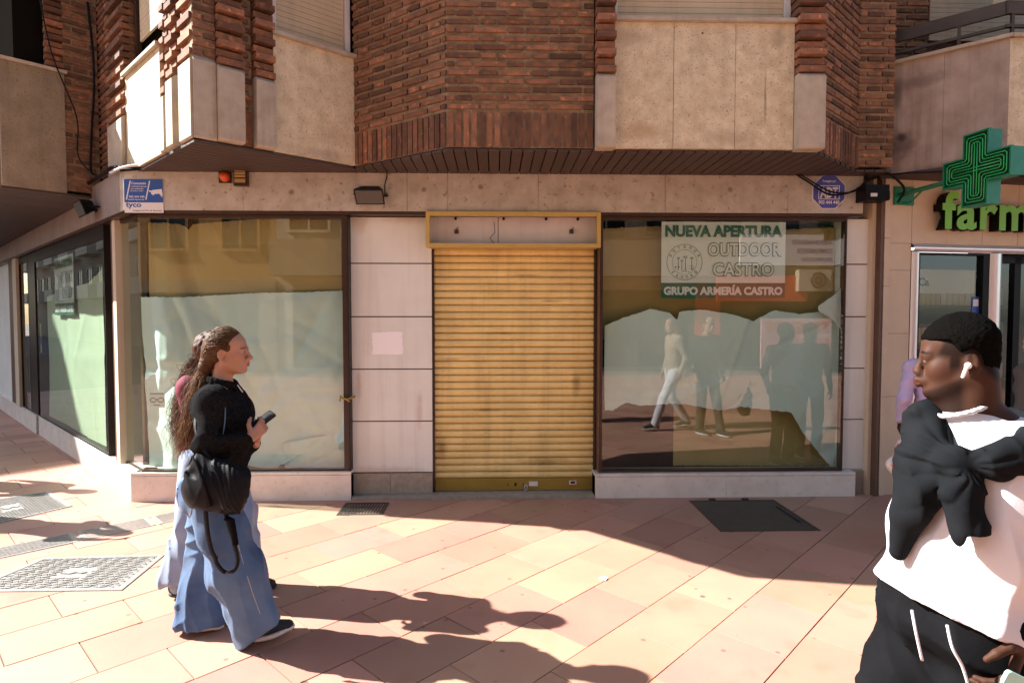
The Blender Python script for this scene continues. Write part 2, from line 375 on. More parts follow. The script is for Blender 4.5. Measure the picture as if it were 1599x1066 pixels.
# ---- corner oriel: left (sunlit) face, in the plane of the left wing
nW = -.095
class Sub(Frame):
    def __init__(s, fr, n): s.o = fr.o + fr.n * n; s.u = fr.u; s.n = fr.n
fL = Sub(FW_, nW)
sK = -1.467
l0 = sK; l1 = u_at(fL, 290); l2 = u_at(fL, 284); l3 = u_at(fL, 274); l4 = u_at(fL, 268); l5 = u_at(fL, 262); l6 = u_at(fL, 208)
cast_base(cb, fL, l0 + .002, l1, ZC, 3.66, -.09, .02); brick_pilaster(br, mo, fL, l0 + .01, l1, 3.66, ZT, -.03, .05)
mo.box(l1, l2, -.12, -.045, ZC, ZT, fL); mo.build('wall_recess', M['mortar'], bld); mo.__init__()
cast_base(cb, fL, l2, l3, ZC, 3.60, -.09, .04); brick_pilaster(br, mo, fL, l2, l3, 3.60, ZT, -.02, .055)
mo.box(l3, l4, -.12, -.045, ZC, ZT, fL); mo.build('wall_recess', M['mortar'], bld); mo.__init__()
cast_base(cb, fL, l4, l5, ZC, 3.52, -.09, .03); brick_pilaster(br, mo, fL, l4, l5, 3.52, ZT, -.03, .05)
spandrel(fL, l5 + .003, l6, ZC - .0, 3.92, [], M['concrete'], .02)
mb = MB(); slats(mb, fL, l5 + .02, l6 - .1, 4.25, ZT, -.085); mb.build('roller_blind', M['blind'], bld)
mb = MB(); mb.box(l6 - .06, l6 - .03, -.11, -.06, 3.955, ZT, fL); mb.build('blind_guide', M['bronze'], bld)
# pilaster and brick wall of the left wing beside it
l7 = u_at(fL, 186)
cast_base(cb, fL, l6 + .004, l7, ZC, 3.58, -.09, .06); brick_pilaster(br, mo, fL, l6 + .006, l7, 3.58, ZT, .0, .06)
brick_face(mo, br, fL, l7 + .003, 1.12, ZC, ZT, 0)
# left oriel side face
fQ = Frame(Q, Vector(I_) - Vector(Q)); LQ = (Vector(I_) - Vector(Q)).length
q1 = u_at(fQ, 83); q2 = u_at(fQ, 110)
brick_face(mo, br, fQ, q2, LQ - .02, 2.98, ZT, 0)
brick_pilaster(br, mo, fQ, q1, q2 - .003, 4.17, ZT, -.03, .05)
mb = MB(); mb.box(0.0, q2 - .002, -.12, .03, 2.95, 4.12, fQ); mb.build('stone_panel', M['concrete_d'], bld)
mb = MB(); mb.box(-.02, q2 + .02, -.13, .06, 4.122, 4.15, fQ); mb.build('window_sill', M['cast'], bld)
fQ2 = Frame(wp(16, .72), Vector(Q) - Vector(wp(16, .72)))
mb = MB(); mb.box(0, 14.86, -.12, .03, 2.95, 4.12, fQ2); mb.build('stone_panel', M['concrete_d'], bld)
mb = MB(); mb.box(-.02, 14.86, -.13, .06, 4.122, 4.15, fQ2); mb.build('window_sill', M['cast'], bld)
mo, br = MB(), MB()
fLf = WF(wp(16, nW), (-1, 1)); mo.box(0, 9, -.12, 0, ZC, ZT, fLf); mo.build('far_wall', M['bricktex'], bld)

# ---- soffits: separate narrow slats so that the gaps are real
def soffit(poly, z, dirv, pitch=.105):
    # clip slats against polygon: done with a bmesh and parallel cuts
    bm = bmesh.new(); vs = [bm.verts.new((x, y, z)) for x, y in poly]; bm.faces.new(vs)
    d = Vector(dirv).normalized(); ks = [Vector((x, y)).dot(d) for x, y in poly]
    t = min(ks) + pitch
    mbs = MB()
    bm2 = bm
    while t < max(ks):
        bmesh.ops.bisect_plane(bm2, geom=bm2.verts[:] + bm2.edges[:] + bm2.faces[:], plane_co=(d.x * t, d.y * t, z), plane_no=(d.x, d.y, 0)); t += pitch
    for f in bm2.faces:
        pts = [v.co.copy() for v in f.verts]; c = f.calc_center_median()
        kk = [Vector((p.x, p.y)).dot(d) for p in pts]; m0 = (min(kk) + max(kk)) / 2; hw = max((max(kk) - min(kk)) / 2, 1e-3)
        sh = max(0, (hw - .005) / hw)
        q = []
        for p, k in zip(pts, kk):
            p2 = p + Vector((d.x, d.y, 0)) * ((k - m0) * (sh - 1)); q.append(p2)
        n = len(q); up = [p + Vector((0, 0, .02)) for p in q]
        mbs.add(q + up, [tuple(range(n)), tuple(range(n, 2 * n))[::-1]] + [(i, i + n, (i + 1) % n + n, (i + 1) % n) for i in range(n)])
    bm.free(); mbs.build('soffit', M['soffit'], bld)
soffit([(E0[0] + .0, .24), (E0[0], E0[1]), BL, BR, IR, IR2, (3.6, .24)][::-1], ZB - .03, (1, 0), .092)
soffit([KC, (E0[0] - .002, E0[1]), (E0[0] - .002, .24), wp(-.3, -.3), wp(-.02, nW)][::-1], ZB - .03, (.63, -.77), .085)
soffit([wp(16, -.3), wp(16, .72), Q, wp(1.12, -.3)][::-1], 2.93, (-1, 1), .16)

# ---- fascia
def slab_row(fr, cuts, n0, n1, z0, z1, m, name='fascia_slab', parent=bld):
    for i in range(len(cuts) - 1):
        mb = MB(); mb.box(cuts[i] + .0015, cuts[i + 1] - .0015, n0, n1 + random.uniform(-.001, .001), z0, z1, fr)
        mb.build(name, m, parent)
fx = lambda px: (u_at(F0, px) )
slab_row(F0, [-3.355, fx(383), fx(637), fx(700), fx(840), fx(1037), fx(1227), 3.445], -.20, 0.0, 2.675, 3.045, M['marble'])
slab_row(FW_, [0.005, .13], -.20, 0.0, 2.675, 3.045, M['marble'])
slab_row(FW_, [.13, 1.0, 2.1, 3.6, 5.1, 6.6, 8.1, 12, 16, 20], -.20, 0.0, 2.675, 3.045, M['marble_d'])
mb = MB(); mb.box(-3.352, 3.44, -.30, -.008, 2.645, 2.674, F0); mb.box(.02, 20, -.30, -.008, 2.645, 2.674, FW_); mb.build('fascia_underside', M['bronze'], bld)
# top ledge over the fascia
mb = MB(); mb.box(3.30, 3.47, -.20, .02, 3.047, 3.068, F0); mb.build('ledge', M['cast'], bld)
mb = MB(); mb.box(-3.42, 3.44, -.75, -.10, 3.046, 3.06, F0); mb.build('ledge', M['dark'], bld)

# ---- ground floor: piers, plinths
def pier(u0, u1, n, cuts, z0, z1, base=True, fr=F0):
    e = [z0] + cuts + [z1]
    p = None
    for i in range(len(e) - 1):
        mb = MB(); mb.box(u0, u1, n - .2, n, e[i] + (.006 if i else 0), e[i + 1] - .006, fr); o = mb.build('pier_slab', M['pinkstone'], bld)
    mb = MB(); mb.box(u0 + .002, u1 - .002, n - .2, n - .013, z0, z1, fr); mb.build('pier_joint', M['brown'], bld)
pier(-1.352, -.60, -.12, [.72, 1.215, 1.71, 2.21], .235, 2.644)
mb = MB(); mb.box(-1.345, -1.0, -.32, -.105, .03, .225, F0); mb.box(-.997, -.60, -.32, -.105, .03, .225, F0); mb.build('pier_base', M['granite'], bld)
mb = MB(); mb.box(-1.34, .935, -.34, -.002, .0, .028, F0); mb.build('threshold', M['granite'], bld)
pier(3.335, 3.575, -.10, [.235, .72, 1.215, 1.71, 2.21], .235, 2.644)
mb = MB(); mb.box(3.44, 3.575, -.30, -.09, .0, .225, F0); mb.build('pier_base', M['granite'], bld)
def plinth(fr, u0, u1, z1, cuts=(), n1=.0, n0=-.24, ends=True):
    e = [u0, *cuts, u1]
    for i in range(len(e) - 1):
        mb = MB(); mb.box(e[i] + .001, e[i + 1] - .001, n0, n1 - .018, 0, z1 - .028, fr); mb.box(e[i] + .001, e[i + 1] - .001, n0, n1, z1 - .026, z1, fr)
        mb.box(e[i] + .001, e[i + 1] - .001, n0, n1, 0.0, z1 - .03, fr)
        mb.build('plinth', M['marble_l'], bld)
plinth(F0, -3.355, -1.345, .268)
plinth(F0, .94, 3.43, .232, (2.19,))
plinth(FW_, .012, .46, .268); 
plinth(FW_, .50, 4.7, .27, (2.0, 3.4), n1=-.04)
plinth(FW_, 4.75, 12, .27, (6.1, 8, 10), n1=-.02)

# ---- interiors (dark rooms)
def room(poly, z0, z1):
    n = len(poly); mb = MB()
    vs = [(x, y, z0) for x, y in poly] + [(x, y, z1) for x, y in poly]
    fs = [tuple(range(n))[::-1], tuple(range(n, 2 * n))] + [(i, (i + 1) % n, (i + 1) % n + n, i + n) for i in range(n - 1)]
    mb.add(vs, fs); mb.build('shop_room', M['room'], bld, recalc=False)
room([(3.33, .33), (3.33, 3.2), (-.5, 3.2), (-5.2, 7.0), (-9, 5.6 + 2.6), wp(7, -.33)], .02, 2.642)
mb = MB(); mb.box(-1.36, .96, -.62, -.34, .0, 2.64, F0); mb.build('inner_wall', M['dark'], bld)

# ---- shop windows
def window_unit(fr, u0, u1, z0, z1, n, left=.03, right=.03, top=.045, bottom=.03, m=None, gm=None, dep=.07):
    root = MB(); m = m or M['bronze']
    if left: root.box(u0, u0 + left, n - dep, n + .012, z0, z1, fr)
    if right: root.box(u1 - right, u1, n - dep, n + .012, z0, z1, fr)
    root.box(u0 + left, u1 - right, n - dep, n + .012, z1 - top, z1, fr); root.box(u0 + left, u1 - right, n - dep, n + .012, z0, z0 + bottom, fr)
    w_ = root.build('shop_window', m, bld)
    g = MB(); g.quad(fr.p(u0 + left, n, z0 + bottom), fr.p(u1 - right, n, z0 + bottom), fr.p(u1 - right, n, z1 - top), fr.p(u0 + left, n, z1 - top)); g.build('window_pane', gm or M['glass'], w_, recalc=False)
    return w_
WN = -.055
window_unit(F0, .975, 3.325, .234, 2.644, WN, .035, .012, .03, .02)
xg = -3.275       # glass-to-glass corner
window_unit(F0, xg, -1.36, .27, 2.644, WN, 0, .055, .03, .012)
cw = FW_.p(0, WN, 0)
sg0 = ((xg + 3.36) * -S2 + (-(-WN) * 0)) 
# side pane starts exactly at the corner of the front pane
cx, cy = xg, -WN
class At(Frame):
    def __init__(s, o, u, n): s.o = Vector((o[0], o[1], 0)); s.u = Vector((u[0], u[1], 0)).normalized(); s.n = Vector((n[0], n[1], 0)).normalized()
fS = At((cx, cy), (-1, 1), (-1, -1))
Ls = u_at(fS, 187)
window_unit(fS, .004, Ls, .27, 2.644, 0, 0, .02, .03, .012, dep=.03)
# post with bright return and dark jamb between side pane and wing window
fP = Sub(FW_, -.06)
p0 = u_at(fP, 186); p1 = u_at(fP, 181.5); p2 = u_at(fP, 178); p3 = u_at(fP, 167); p4 = u_at(fP, 165)
mb = MB(); mb.box(p0, p1, -.2, .02, .27, 2.644, fP); mb.build('jamb', M['cream'], bld)
mb = MB(); mb.box(p1 + .001, p2, -.2, .012, .27, 2.644, fP); mb.build('jamb', M['brown'], bld)
mb = MB(); mb.box(p2, p3, -.3, -.09, .27, 2.644, fP); mb.build('jamb', M['cream'], bld)
s60 = u_at(fP, 57)
window_unit(fP, p3, s60, .272, 2.644, 0, .02, .03, .14, .02, dep=.08, m=M['black'])
s48 = u_at(fP, 47); s31 = u_at(fP, 33); s20 = u_at(fP, 22)
mb = MB(); mb.box(s60 + .001, s48, -.25, .01, .27, 2.644, fP); mb.build('jamb', M['black'], bld)
window_unit(fP, s48, s31, .272, 2.644, 0, .03, .04, .1, .02, m=M['black'])
mb = MB(); mb.box(s31, s31 + .35, -.2, .05, .27, 2.644, fP); mb.build('jamb', M['cream'], bld)
mb = MB(); mb.box(s31 + .352, s20 + .2, -.2, .03, .27, 2.644, fP); mb.build('jamb', M['brown'], bld)
mb = MB(); mb.box(s20 + .201, 20, -.3, -.02, .0, 2.644, fP); mb.build('jamb', M['pinkstone'], bld)
mb = MB(); mb.box(fx(936), .974, -.19, -.0, .24, 2.644, F0); mb.build('jamb', M['brown'], bld)
mb = MB(); mb.box(-1.36, -1.353, -.2, -.02, .24, 2.644, F0); mb.build('jamb', M['black'], bld)

# ---- roller shutter of the middle door
sh = MB(); sz0, sz1, sn = .15, 2.36, -.20
z = sz0; pitch = (sz1 - sz0) / 33
u0s, u1s = -.590, .957
for i in range(33):
    prof = [(0, 0), (.004, .006), (.016, .014), (.020, pitch * .45), (.016, pitch * .80), (.006, pitch * .88), (.0, pitch * .90), (-.022, pitch * .91), (-.022, pitch * .97), (-.004, pitch * .975), (-.004, pitch)]
    vs = [F0.p(u0s, sn + a, z + b) for a, b in prof] + [F0.p(u1s, sn + a, z + b) for a, b in prof]; k = len(prof)
    sh.add(vs, [(j, j + 1, j + 1 + k, j + k) for j in range(k - 1)]); z += pitch
sho = MB(); sho.v, sho.f, sho.m = sh.v, sh.f, sh.m
shut = sho.build('roller_shutter', M['gold'], bld, smooth=False, recalc=False)
mb = MB(); mb.box(u0s, u1s, sn - .01, sn + .018, .035, .148, F0); mb.box(u0s, u1s, sn - .01, sn + .026, .035, .05, F0); mb.build('bottom_bar', M['gold2'], shut)
mb = MB(); mb.box(u0s - .012, u0s + .012, sn - .02, sn + .05, .03, 2.36, F0); mb.build('guide_rail', M['bronze'], shut)
mb = MB(); mb.box(u1s - .012, u1s + .008, sn - .02, sn + .05, .03, 2.36, F0); mb.build('guide_rail', M['bronze'], shut)
for px, w_, h_, m_, zc in ((805, .02, .03, 'black', .09), (793, .006, .03, 'black', .09), (817, .006, .03, 'black', .09), (833, .085, .045, 'white', .095), (895, .07, .045, 'signw', .1)):
    mb = MB(); u = u_at(F0, px, sn); mb.box(u - w_ / 2, u + w_ / 2, sn + .016, sn + .022, zc - h_ / 2, zc + h_ / 2, F0); o = mb.build('lock_plate' if m_ == 'black' else 'sticker', M[m_], shut)
u = u_at(F0, 895, sn); mb = MB(); mb.box(u - .034, u + .034, sn + .0222, sn + .023, .078, .088, F0); mb.build('sticker_band', M['red'], shut)
mb = MB(); mb.box(u - .022, u + .022, sn + .0222, sn + .023, .095, .116, F0); mb.build('sticker_band', M['blackp'], shut)
# padlock
u = u_at(F0, 821, sn); pl = thing('padlock', 'small steel padlock hanging on the bottom edge of the golden shutter', 'padlock', F0.p(u, sn + .03, .03))
mb = MB(); mb.box(u - .02, u + .02, sn + .022, sn + .045, .022, .06, F0); mb.build('lock_body', M['iron'], pl)
mb = MB(); mb.tube([F0.p(u - .012, sn + .034, .058), F0.p(u - .012, sn + .034, .08), F0.p(u, sn + .034, .09), F0.p(u + .012, sn + .034, .08), F0.p(u + .012, sn + .034, .058)], .004, 6); mb.build('shackle', M['mirror'], pl)
# ---- empty lightbox over the door
bx = thing('light_box', 'empty shallow sign box with a yellow frame above the golden shutter', 'sign box', (.17, 0, 2.35))
x0, x1, z0, z1 = -.632, .972, 2.345, 2.668
mb = MB(); t = .035; n0, n1 = -.02, .045
mb.box(x0, x1, n0, n1, z0, z0 + t, F0); mb.box(x0, x1, n0, n1, z1 - t, z1, F0); mb.box(x0, x0 + t, n0, n1, z0 + t, z1 - t, F0); mb.box(x1 - t, x1, n0, n1, z0 + t, z1 - t, F0); mb.build('frame', M['yellow'], bx)
mb = MB(); mb.box(x0 + .01, x1 - .01, -.19, -.021, z0 + .004, z0 + .012, F0); mb.box(x0 + .01, x1 - .01, -.19, -.021, z1 - .01, z1 - .004, F0); mb.box(x0 + .005, x0 + .012, -.19, -.021, z0 + .012, z1 - .01, F0); mb.box(x1 - .012, x1 - .005, -.19, -.021, z0 + .012, z1 - .01, F0); mb.build('case', M['yellow'], bx)
xm = u_at(F0, 778, -.12)
mb = MB(); mb.box(x0 + .013, xm - .003, -.15, -.13, z0 + .013, z1 - .011, F0); mb.build('back_panel', M['white'], bx)
mb = MB(); mb.box(xm + .003, x1 - .013, -.15, -.128, z0 + .013, z1 - .011, F0); mb.build('back_panel', M['white'], bx)
for px, py in ((713, 362), (892, 362)):
    q = on_y(px, py, .13); mb = MB(); mb.box(q.x - .018, q.x + .018, -.127, -.10, q.z - .018, q.z + .018, F0); mb.tube([F0.p(q.x, -.10, q.z), F0.p(q.x, -.08, q.z + .02), F0.p(q.x + .02, -.08, q.z + .035)], .004, 6); mb.build('lamp_holder', M['iron_d'], bx)
q = on_y(737, 343, .13); mb = MB(); mb.box(q.x - .08, q.x + .07, -.129, -.122, q.z - .02, q.z + .02, F0); mb.build('ballast', M['signw'], bx)
q = on_y(768, 372, .13); mb = MB(); mb.tube([F0.p(q.x + .02, -.12, q.z + .15), F0.p(q.x + .03, -.10, q.z + .05), F0.p(q.x - .02, -.11, q.z), F0.p(q.x + .02, -.12, q.z - .05)], .003, 5)
q = on_y(833, 334, .13)
for dx in (-.55, -.1, .3, .6): mb.box(.17 + dx, .17 + dx + .02, -.127, -.09, z1 - .05, z1 - .03, F0)
mb.build('loose_wire', M['blackp'], bx)
# torn notice on the pier
def ragged(fr, u0, u1, z0, z1, k=9, j=.006):
    pts = []
    for a, b in (((u0, z0), (u1, z0)), ((u1, z0), (u1, z1)), ((u1, z1), (u0, z1)), ((u0, z1), (u0, z0))):
        for i in range(k): t = i / k; pts.append((a[0] + (b[0] - a[0]) * t + random.uniform(-j, j), a[1] + (b[1] - a[1]) * t + random.uniform(-j, j)))
    return pts
a, b = on_y(582, 553, .12), on_y(629, 518, .12)
mb = MB(); mb.plate(ragged(F0, a.x, b.x, a.z, b.z), F0, -.1195, -.1175); tag(mb.build('torn_notice', mat('bright_paper', (.92, .90, .93), .8), None), 'torn blank white notice glued to the pink stone pier', 'notice')
# ------------------------------------------------------------------ papers behind the glass
def sheet(name, label, fr, top, bot, n0, m, cell=.02, amp=.012, seed=1, bulge=None, creases=26, group='paper sheets taped inside the shop windows'):
    r = np.random.default_rng(seed); us = [p[0] for p in top]; u0, u1 = us[0], us[-1]
    nu = max(8, int((u1 - u0) / cell)); nz = max(6, int(2.0 / cell * .6))
    U = np.linspace(u0, u1, nu); T = np.interp(U, [p[0] for p in top], [p[1] for p in top]); B = np.interp(U, [p[0] for p in bot], [p[1] for p in bot])
    T += r.normal(0, .0025, nu); B += r.normal(0, .003, nu)
    tt = np.linspace(0, 1, nz)[:, None]; Z = B + (T - B) * tt; UU = np.broadcast_to(U, Z.shape)
    Nn = np.zeros(Z.shape)
    W, H = u1 - u0, max(T.max() - B.min(), .1)
    for _ in range(creases):
        cu, cz = r.uniform(u0, u1), r.uniform(B.min(), T.max()); th = r.uniform(0, math.pi); wd = r.uniform(.02, .13); ln = r.uniform(.12, .7)
        d = (UU - cu) * math.sin(th) - (Z - cz) * math.cos(th); al = (UU - cu) * math.cos(th) + (Z - cz) * math.sin(th)
        Nn += r.choice([-1, 1]) * amp * r.uniform(.3, 1) * np.exp(-np.abs(d) / wd) * np.exp(-(al / ln) ** 2)
    for _ in range(6):
        a, b, ph = r.uniform(-4, 4), r.uniform(-3, 3), r.uniform(0, 6); Nn += amp * .35 * np.sin(a * UU + b * Z + ph)
    Nn -= Nn.max(); 
    if bulge is not None: Nn = Nn + bulge(UU, Z)
    mb = MB(); mb.v = [fr.p(float(UU[i, j]), n0 + float(Nn[i, j]), float(Z[i, j])) for i in range(nz) for j in range(nu)]
    mb.f = [(i * nu + j, i * nu + j + 1, (i + 1) * nu + j + 1, (i + 1) * nu + j) for i in range(nz - 1) for j in range(nu - 1)]; mb.m = [0] * len(mb.f)
    o = mb.build(name, m, None, smooth=True, recalc=False)
    return tag(o, label, 'paper sheet', group)
def PX(y, *pts): return [(on_y(a, b, y).x, on_y(a, b, y).z) for a, b in pts]
yy = .10
sheet('paper_sheet', 'brown kraft sheet across the top of the display window right of the golden shutter', F0, PX(yy, (946, 353), (1030, 350), (1110, 352), (1200, 356), (1317, 352)), PX(yy, (946, 530), (1100, 520), (1230, 530), (1318, 530)), -.24, M['kraft'], seed=3, amp=.007)
sheet('paper_sheet', 'crumpled white sheet across the middle of the window under the green and white banner', F0,
      PX(yy, (945, 508), (975, 496), (1018, 482), (1048, 488), (1060, 500), (1064, 486), (1100, 483), (1150, 492), (1178, 502), (1183, 498), (1210, 484), (1250, 490), (1290, 486), (1318, 492)),
      PX(yy, (945, 640), (958, 641), (978, 628), (1000, 634), (1050, 631), (1075, 632), (1130, 643), (1165, 637), (1240, 645), (1262, 680), (1290, 715), (1306, 735), (1316, 690), (1318, 640)), -.088, M['paper'], seed=5, amp=.030, creases=60)
sheet('paper_sheet', 'brown kraft sheet standing at the foot of the window below the crumpled white sheet', F0, PX(yy, (1060, 610), (1190, 615), (1318, 600)), PX(yy, (1061, 733), (1190, 733), (1319, 733)), -.25, M['kraft'], seed=9, amp=.006)
sheet('paper_sheet', 'small torn white sheet hanging at the right edge of the window beside the banner', F0, PX(yy, (1277, 478), (1300, 462), (1316, 448)), PX(yy, (1277, 484), (1300, 500), (1318, 520)), -.081, M['signw'], seed=12, amp=.01, creases=8)
sheet('paper_sheet', 'brown kraft sheet covering the upper half of the corner window', F0, PX(yy, (212, 342), (262, 346), (281, 351), (285, 358), (292, 348), (380, 340), (528, 338)), PX(yy, (214, 480), (380, 475), (520, 472), (524, 486), (530, 487)), -.185, M['kraft'], seed=21, amp=.012, creases=20,
      bulge=lambda U, Z: -.05 * np.exp(-((U + 3.02 + (2.6 - Z) * -.25) / .06) ** 2) - .10 * np.clip((-3.1 - U) / .16, 0, 1))
fold = lambda U, Z: (-.10 * np.clip((-3.05 - U) / .2, 0, 1) ** 1.3 - .07 * np.exp(-((U + 3.05 - (1.9 - Z) * .33) / .05) ** 2) + .05 * np.exp(-((U + 2.93 - (1.9 - Z) * .33) / .06) ** 2)
                     - .06 * np.exp(-((U + 2.55 - (1.5 - Z) * .5) / .05) ** 2 - ((Z - 1.45) / .5) ** 2))
sheet('paper_sheet', 'large white sheet covering the lower half of the corner window behind the two women', F0,
      PX(yy, (209, 463), (280, 464), (400, 457), (470, 456), (536, 453)),
      PX(yy, (209, 737), (300, 738), (380, 726), (420, 737), (498, 692), (512, 689), (518, 694), (536, 692)), -.095, M['paper'], seed=33, amp=.032, creases=70, bulge=fold)
sheet('paper_sheet', 'narrow white strip along the foot of the corner window', F0, PX(yy, (440, 694), (500, 682), (536, 684)), PX(yy, (440, 737), (500, 737), (536, 737)), -.15, M['paper'], seed=35, amp=.02, creases=10)
# wing window sheets
def WZ(px, py, n=-.16):
    s = u_at(FW_, px, n); r = ray(px, 500); p = FW_.p(s, n, 0); t = (p[1] - CAMP.y) / r.y; rr = ray(px, py); t = (p[1] - CAMP.y) / rr.y
    return (s, CAMP.z + rr.z * t)
sheet('paper_sheet', 'cream sheet lit by the sun in the window of the side street wing', FW_, [WZ(166, 420), (2.0, 2.1), (3.1, 2.05), (4.35, 2.0)], [WZ(166, 716), (2.2, .30), (4.35, .30)], -.10, M['paper_y'], seed=41, amp=.012, creases=30, cell=.03)
sheet('paper_sheet', 'cream sheet in the narrow window at the far end of the wing', FW_, [(4.75, 2.1), (5.9, 2.1)], [(4.75, .3), (5.9, .3)], -.12, M['paper_y'], seed=43, amp=.012, creases=10, cell=.04)
# yellow sticker, glasses notice
a, b = WZ(58, 505, -.04), WZ(64, 552, -.04)
mb = MB(); mb.box(a[0] - .10, a[0] + .0, -.070, -.068, b[1], a[1], FW_); mb.box(a[0] - .10, a[0] + .0, -.0678, -.0672, b[1] + .13, b[1] + .22, FW_, 1); tag(mb.build('sticker', [M['yellow'], M['adt']], None), 'tall yellow sticker on the glass of the side street wing', 'sticker')
a, b = on_y(233, 636, .06), on_y(257, 613, .06)
gn = thing('window_notice', 'small pale notice with a drawing of eyeglasses on the corner window', 'notice', ((a.x + b.x) / 2, .06, a.z))
mb = MB(); mb.box(a.x, b.x, -.0628, -.0618, a.z, b.z, F0); mb.build('notice_sheet', M['paper'], gn)
mb = MB(); c = (a + b) / 2
for sx in (-1, 1): mb.tube([F0.p(c.x + sx * .035 + .027 * math.cos(t), -.0608, c.z + .02 * math.sin(t)) for t in np.linspace(0, 6.28, 14)[:-1]], .0032, 4, closed=True)
mb.tube([F0.p(c.x - .01, -.0608, c.z + .005), F0.p(c.x + .01, -.0608, c.z + .005)], .003, 4)
mb.box(a.x + .01, b.x - .01, -.0615, -.0605, b.z - .012, b.z - .004, F0); mb.box(c.x - .03, c.x + .03, -.0615, -.0605, a.z + .018, a.z + .024, F0)
mb.build('glasses_drawing', M['blackp'], gn)

# ------------------------------------------------------------------ banner
def banner(fr, u0, z0, W, H, n, label, grp=None):
    q = fr.p(u0 + W / 2, n, z0); bn = thing('banner', label, 'banner', q)
    mb = MB(); us = np.linspace(0, 1, 25)
    # slightly wavy sheet
    vs = []; 
    for z_ in (0, 1):
        for t in us: vs.append(fr.p(u0 + W * t, n + .003 * math.sin(t * 9) * (1 - z_), z0 + H * (.205 + .795 * z_)))
    mb.add(vs, [(i, i + 1, i + 26, i + 25) for i in range(24)]); mb.build('banner_sheet', M['signw'], bn, recalc=False)
    mb = MB(); vs = []
    for z_ in (0, 1):
        for t in us: vs.append(fr.p(u0 + W * t, n + .003 * math.sin(t * 9) * 1, z0 + H * (.205 * z_) + (.004 * math.sin(t * 14 + 1) if z_ == 0 else 0)))
    mb.add(vs, [(i, i + 1, i + 26, i + 25) for i in range(24)]); mb.build('green_band', M['bgreen'], bn, recalc=False)
    nn = n + .006
    G = M['bgreen']
    text('NUEVA APERTURA', fr, u0 + W * .027, z0 + H * .80, W * .945, H * .155, nn, G, 'lettering', bn, bold=.05)
    text('GRUPO ARMERÍA CASTRO', fr, u0 + W * .02, z0 + H * .045, W * .96, H * .135, nn, M['signw'], 'lettering', bn, bold=.05)
    # outlined words: green letters with a white inner face
    for s_, ux, uz, ww in (('OUTDOOR', .37, .545, .60), ('CASTRO', .41, .285, .50)):
        text(s_, fr, u0 + W * ux, z0 + H * uz, W * ww, H * .19, nn, G, 'lettering', bn, bold=.06)
        text(s_, fr, u0 + W * (ux + .006), z0 + H * (uz + .012), W * (ww - .012), H * .166, nn + .003, M['signw'], 'lettering', bn, bold=.012)
    # round emblem with trees
    em = MB(); cu, cz, r0 = u0 + W * .185, z0 + H * .475, H * .235
    def ring(r, w_):
        k = 48; vs = [fr.p(cu + rr * math.cos(a), nn, cz + rr * math.sin(a)) for rr in (r - w_, r) for a in np.linspace(0, 2 * math.pi, k + 1)[:-1]]
        em.add(vs, [(i, (i + 1) % k, (i + 1) % k + k, i + k) for i in range(k)])
    ring(r0, .004); ring(r0 * .70, .003)
    rr = random.Random(3)
    for tx, tz, sc in ((-.35, -.05, .8), (.05, .0, 1.1), (.4, -.05, .8), (-.15, -.2, .6)):     # palms
        bu, bz = cu + tx * r0, cz - .45 * r0
        hz = cz + (tz + .25) * r0
        em.quad(fr.p(bu - .003, nn, bz), fr.p(bu + .004, nn, bz), fr.p(bu + .003, nn, hz), fr.p(bu - .001, nn, hz))
        for a in np.linspace(-.5, math.pi + .5, 8):
            L = .022 * sc * rr.uniform(.8, 1.2); ex, ez = bu + L * math.cos(a), hz + L * math.sin(a) * .8; mx_, mz = bu + L * .6 * math.cos(a), hz + L * .6 * math.sin(a) + .005
            em.quad(fr.p(bu, nn, hz), fr.p(mx_, nn, mz - .003), fr.p(ex, nn, ez - .006), fr.p(mx_, nn, mz + .003))
    for i in range(26):
        a = rr.uniform(math.pi * 1.12, math.pi * 1.88); q_ = rr.uniform(.35, .62) * r0; x_, z_ = cu + q_ * math.cos(a), cz + q_ * math.sin(a); s_ = rr.uniform(.003, .008)
        em.quad(fr.p(x_ - s_, nn, z_ - s_ * .4), fr.p(x_ + s_, nn, z_ - s_ * .5), fr.p(x_ + s_ * .8, nn, z_ + s_ * .4), fr.p(x_ - s_ * .6, nn, z_ + s_ * .6))
    em.build('round_emblem', G, bn, recalc=False)
    def arc(s_, a_mid, span, up, name):
        # letters set round the ring, merged into one piece of lettering
        n_ = len(s_); allv, allf = [], []
        for i, ch in enumerate(s_):
            a = a_mid + (span / 2 - span * i / (n_ - 1)) * (1 if up else -1)
            cu_ = bpy.data.curves.new('c', 'FONT'); cu_.body = ch; cu_.align_x = 'CENTER'; cu_.align_y = 'CENTER'; cu_.offset = .03; cu_.resolution_u = 2
            o = bpy.data.objects.new('t', cu_); COL.objects.link(o); dg = bpy.context.evaluated_depsgraph_get(); dg.update()
            me = bpy.data.meshes.new_from_object(o.evaluated_get(dg)); bpy.data.objects.remove(o)
            k = .036; rot = a - math.pi / 2 if up else a + math.pi / 2; rm = r0 * .85; o_ = len(allv)
            for v in me.vertices:
                x_, z_ = v.co.x * k * .8, v.co.y * k
                allv.append(fr.p(cu + rm * math.cos(a) + x_ * math.cos(rot) - z_ * math.sin(rot), nn + .002, cz + rm * math.sin(a) + x_ * math.sin(rot) + z_ * math.cos(rot)))
            allf += [tuple(j + o_ for j in p.vertices) for p in me.polygons]; bpy.data.meshes.remove(me)
        mb = MB(); mb.add(allv, allf); mb.build('lettering', G, bn, recalc=False)
    arc('OUTDOOR', math.pi / 2, 2.3, True, 'a'); arc('CASTRO', -math.pi / 2, 1.7, False, 'b')
    return bn
a, b = on_y(1032, 466, .07), on_y(1227, 347, .07)
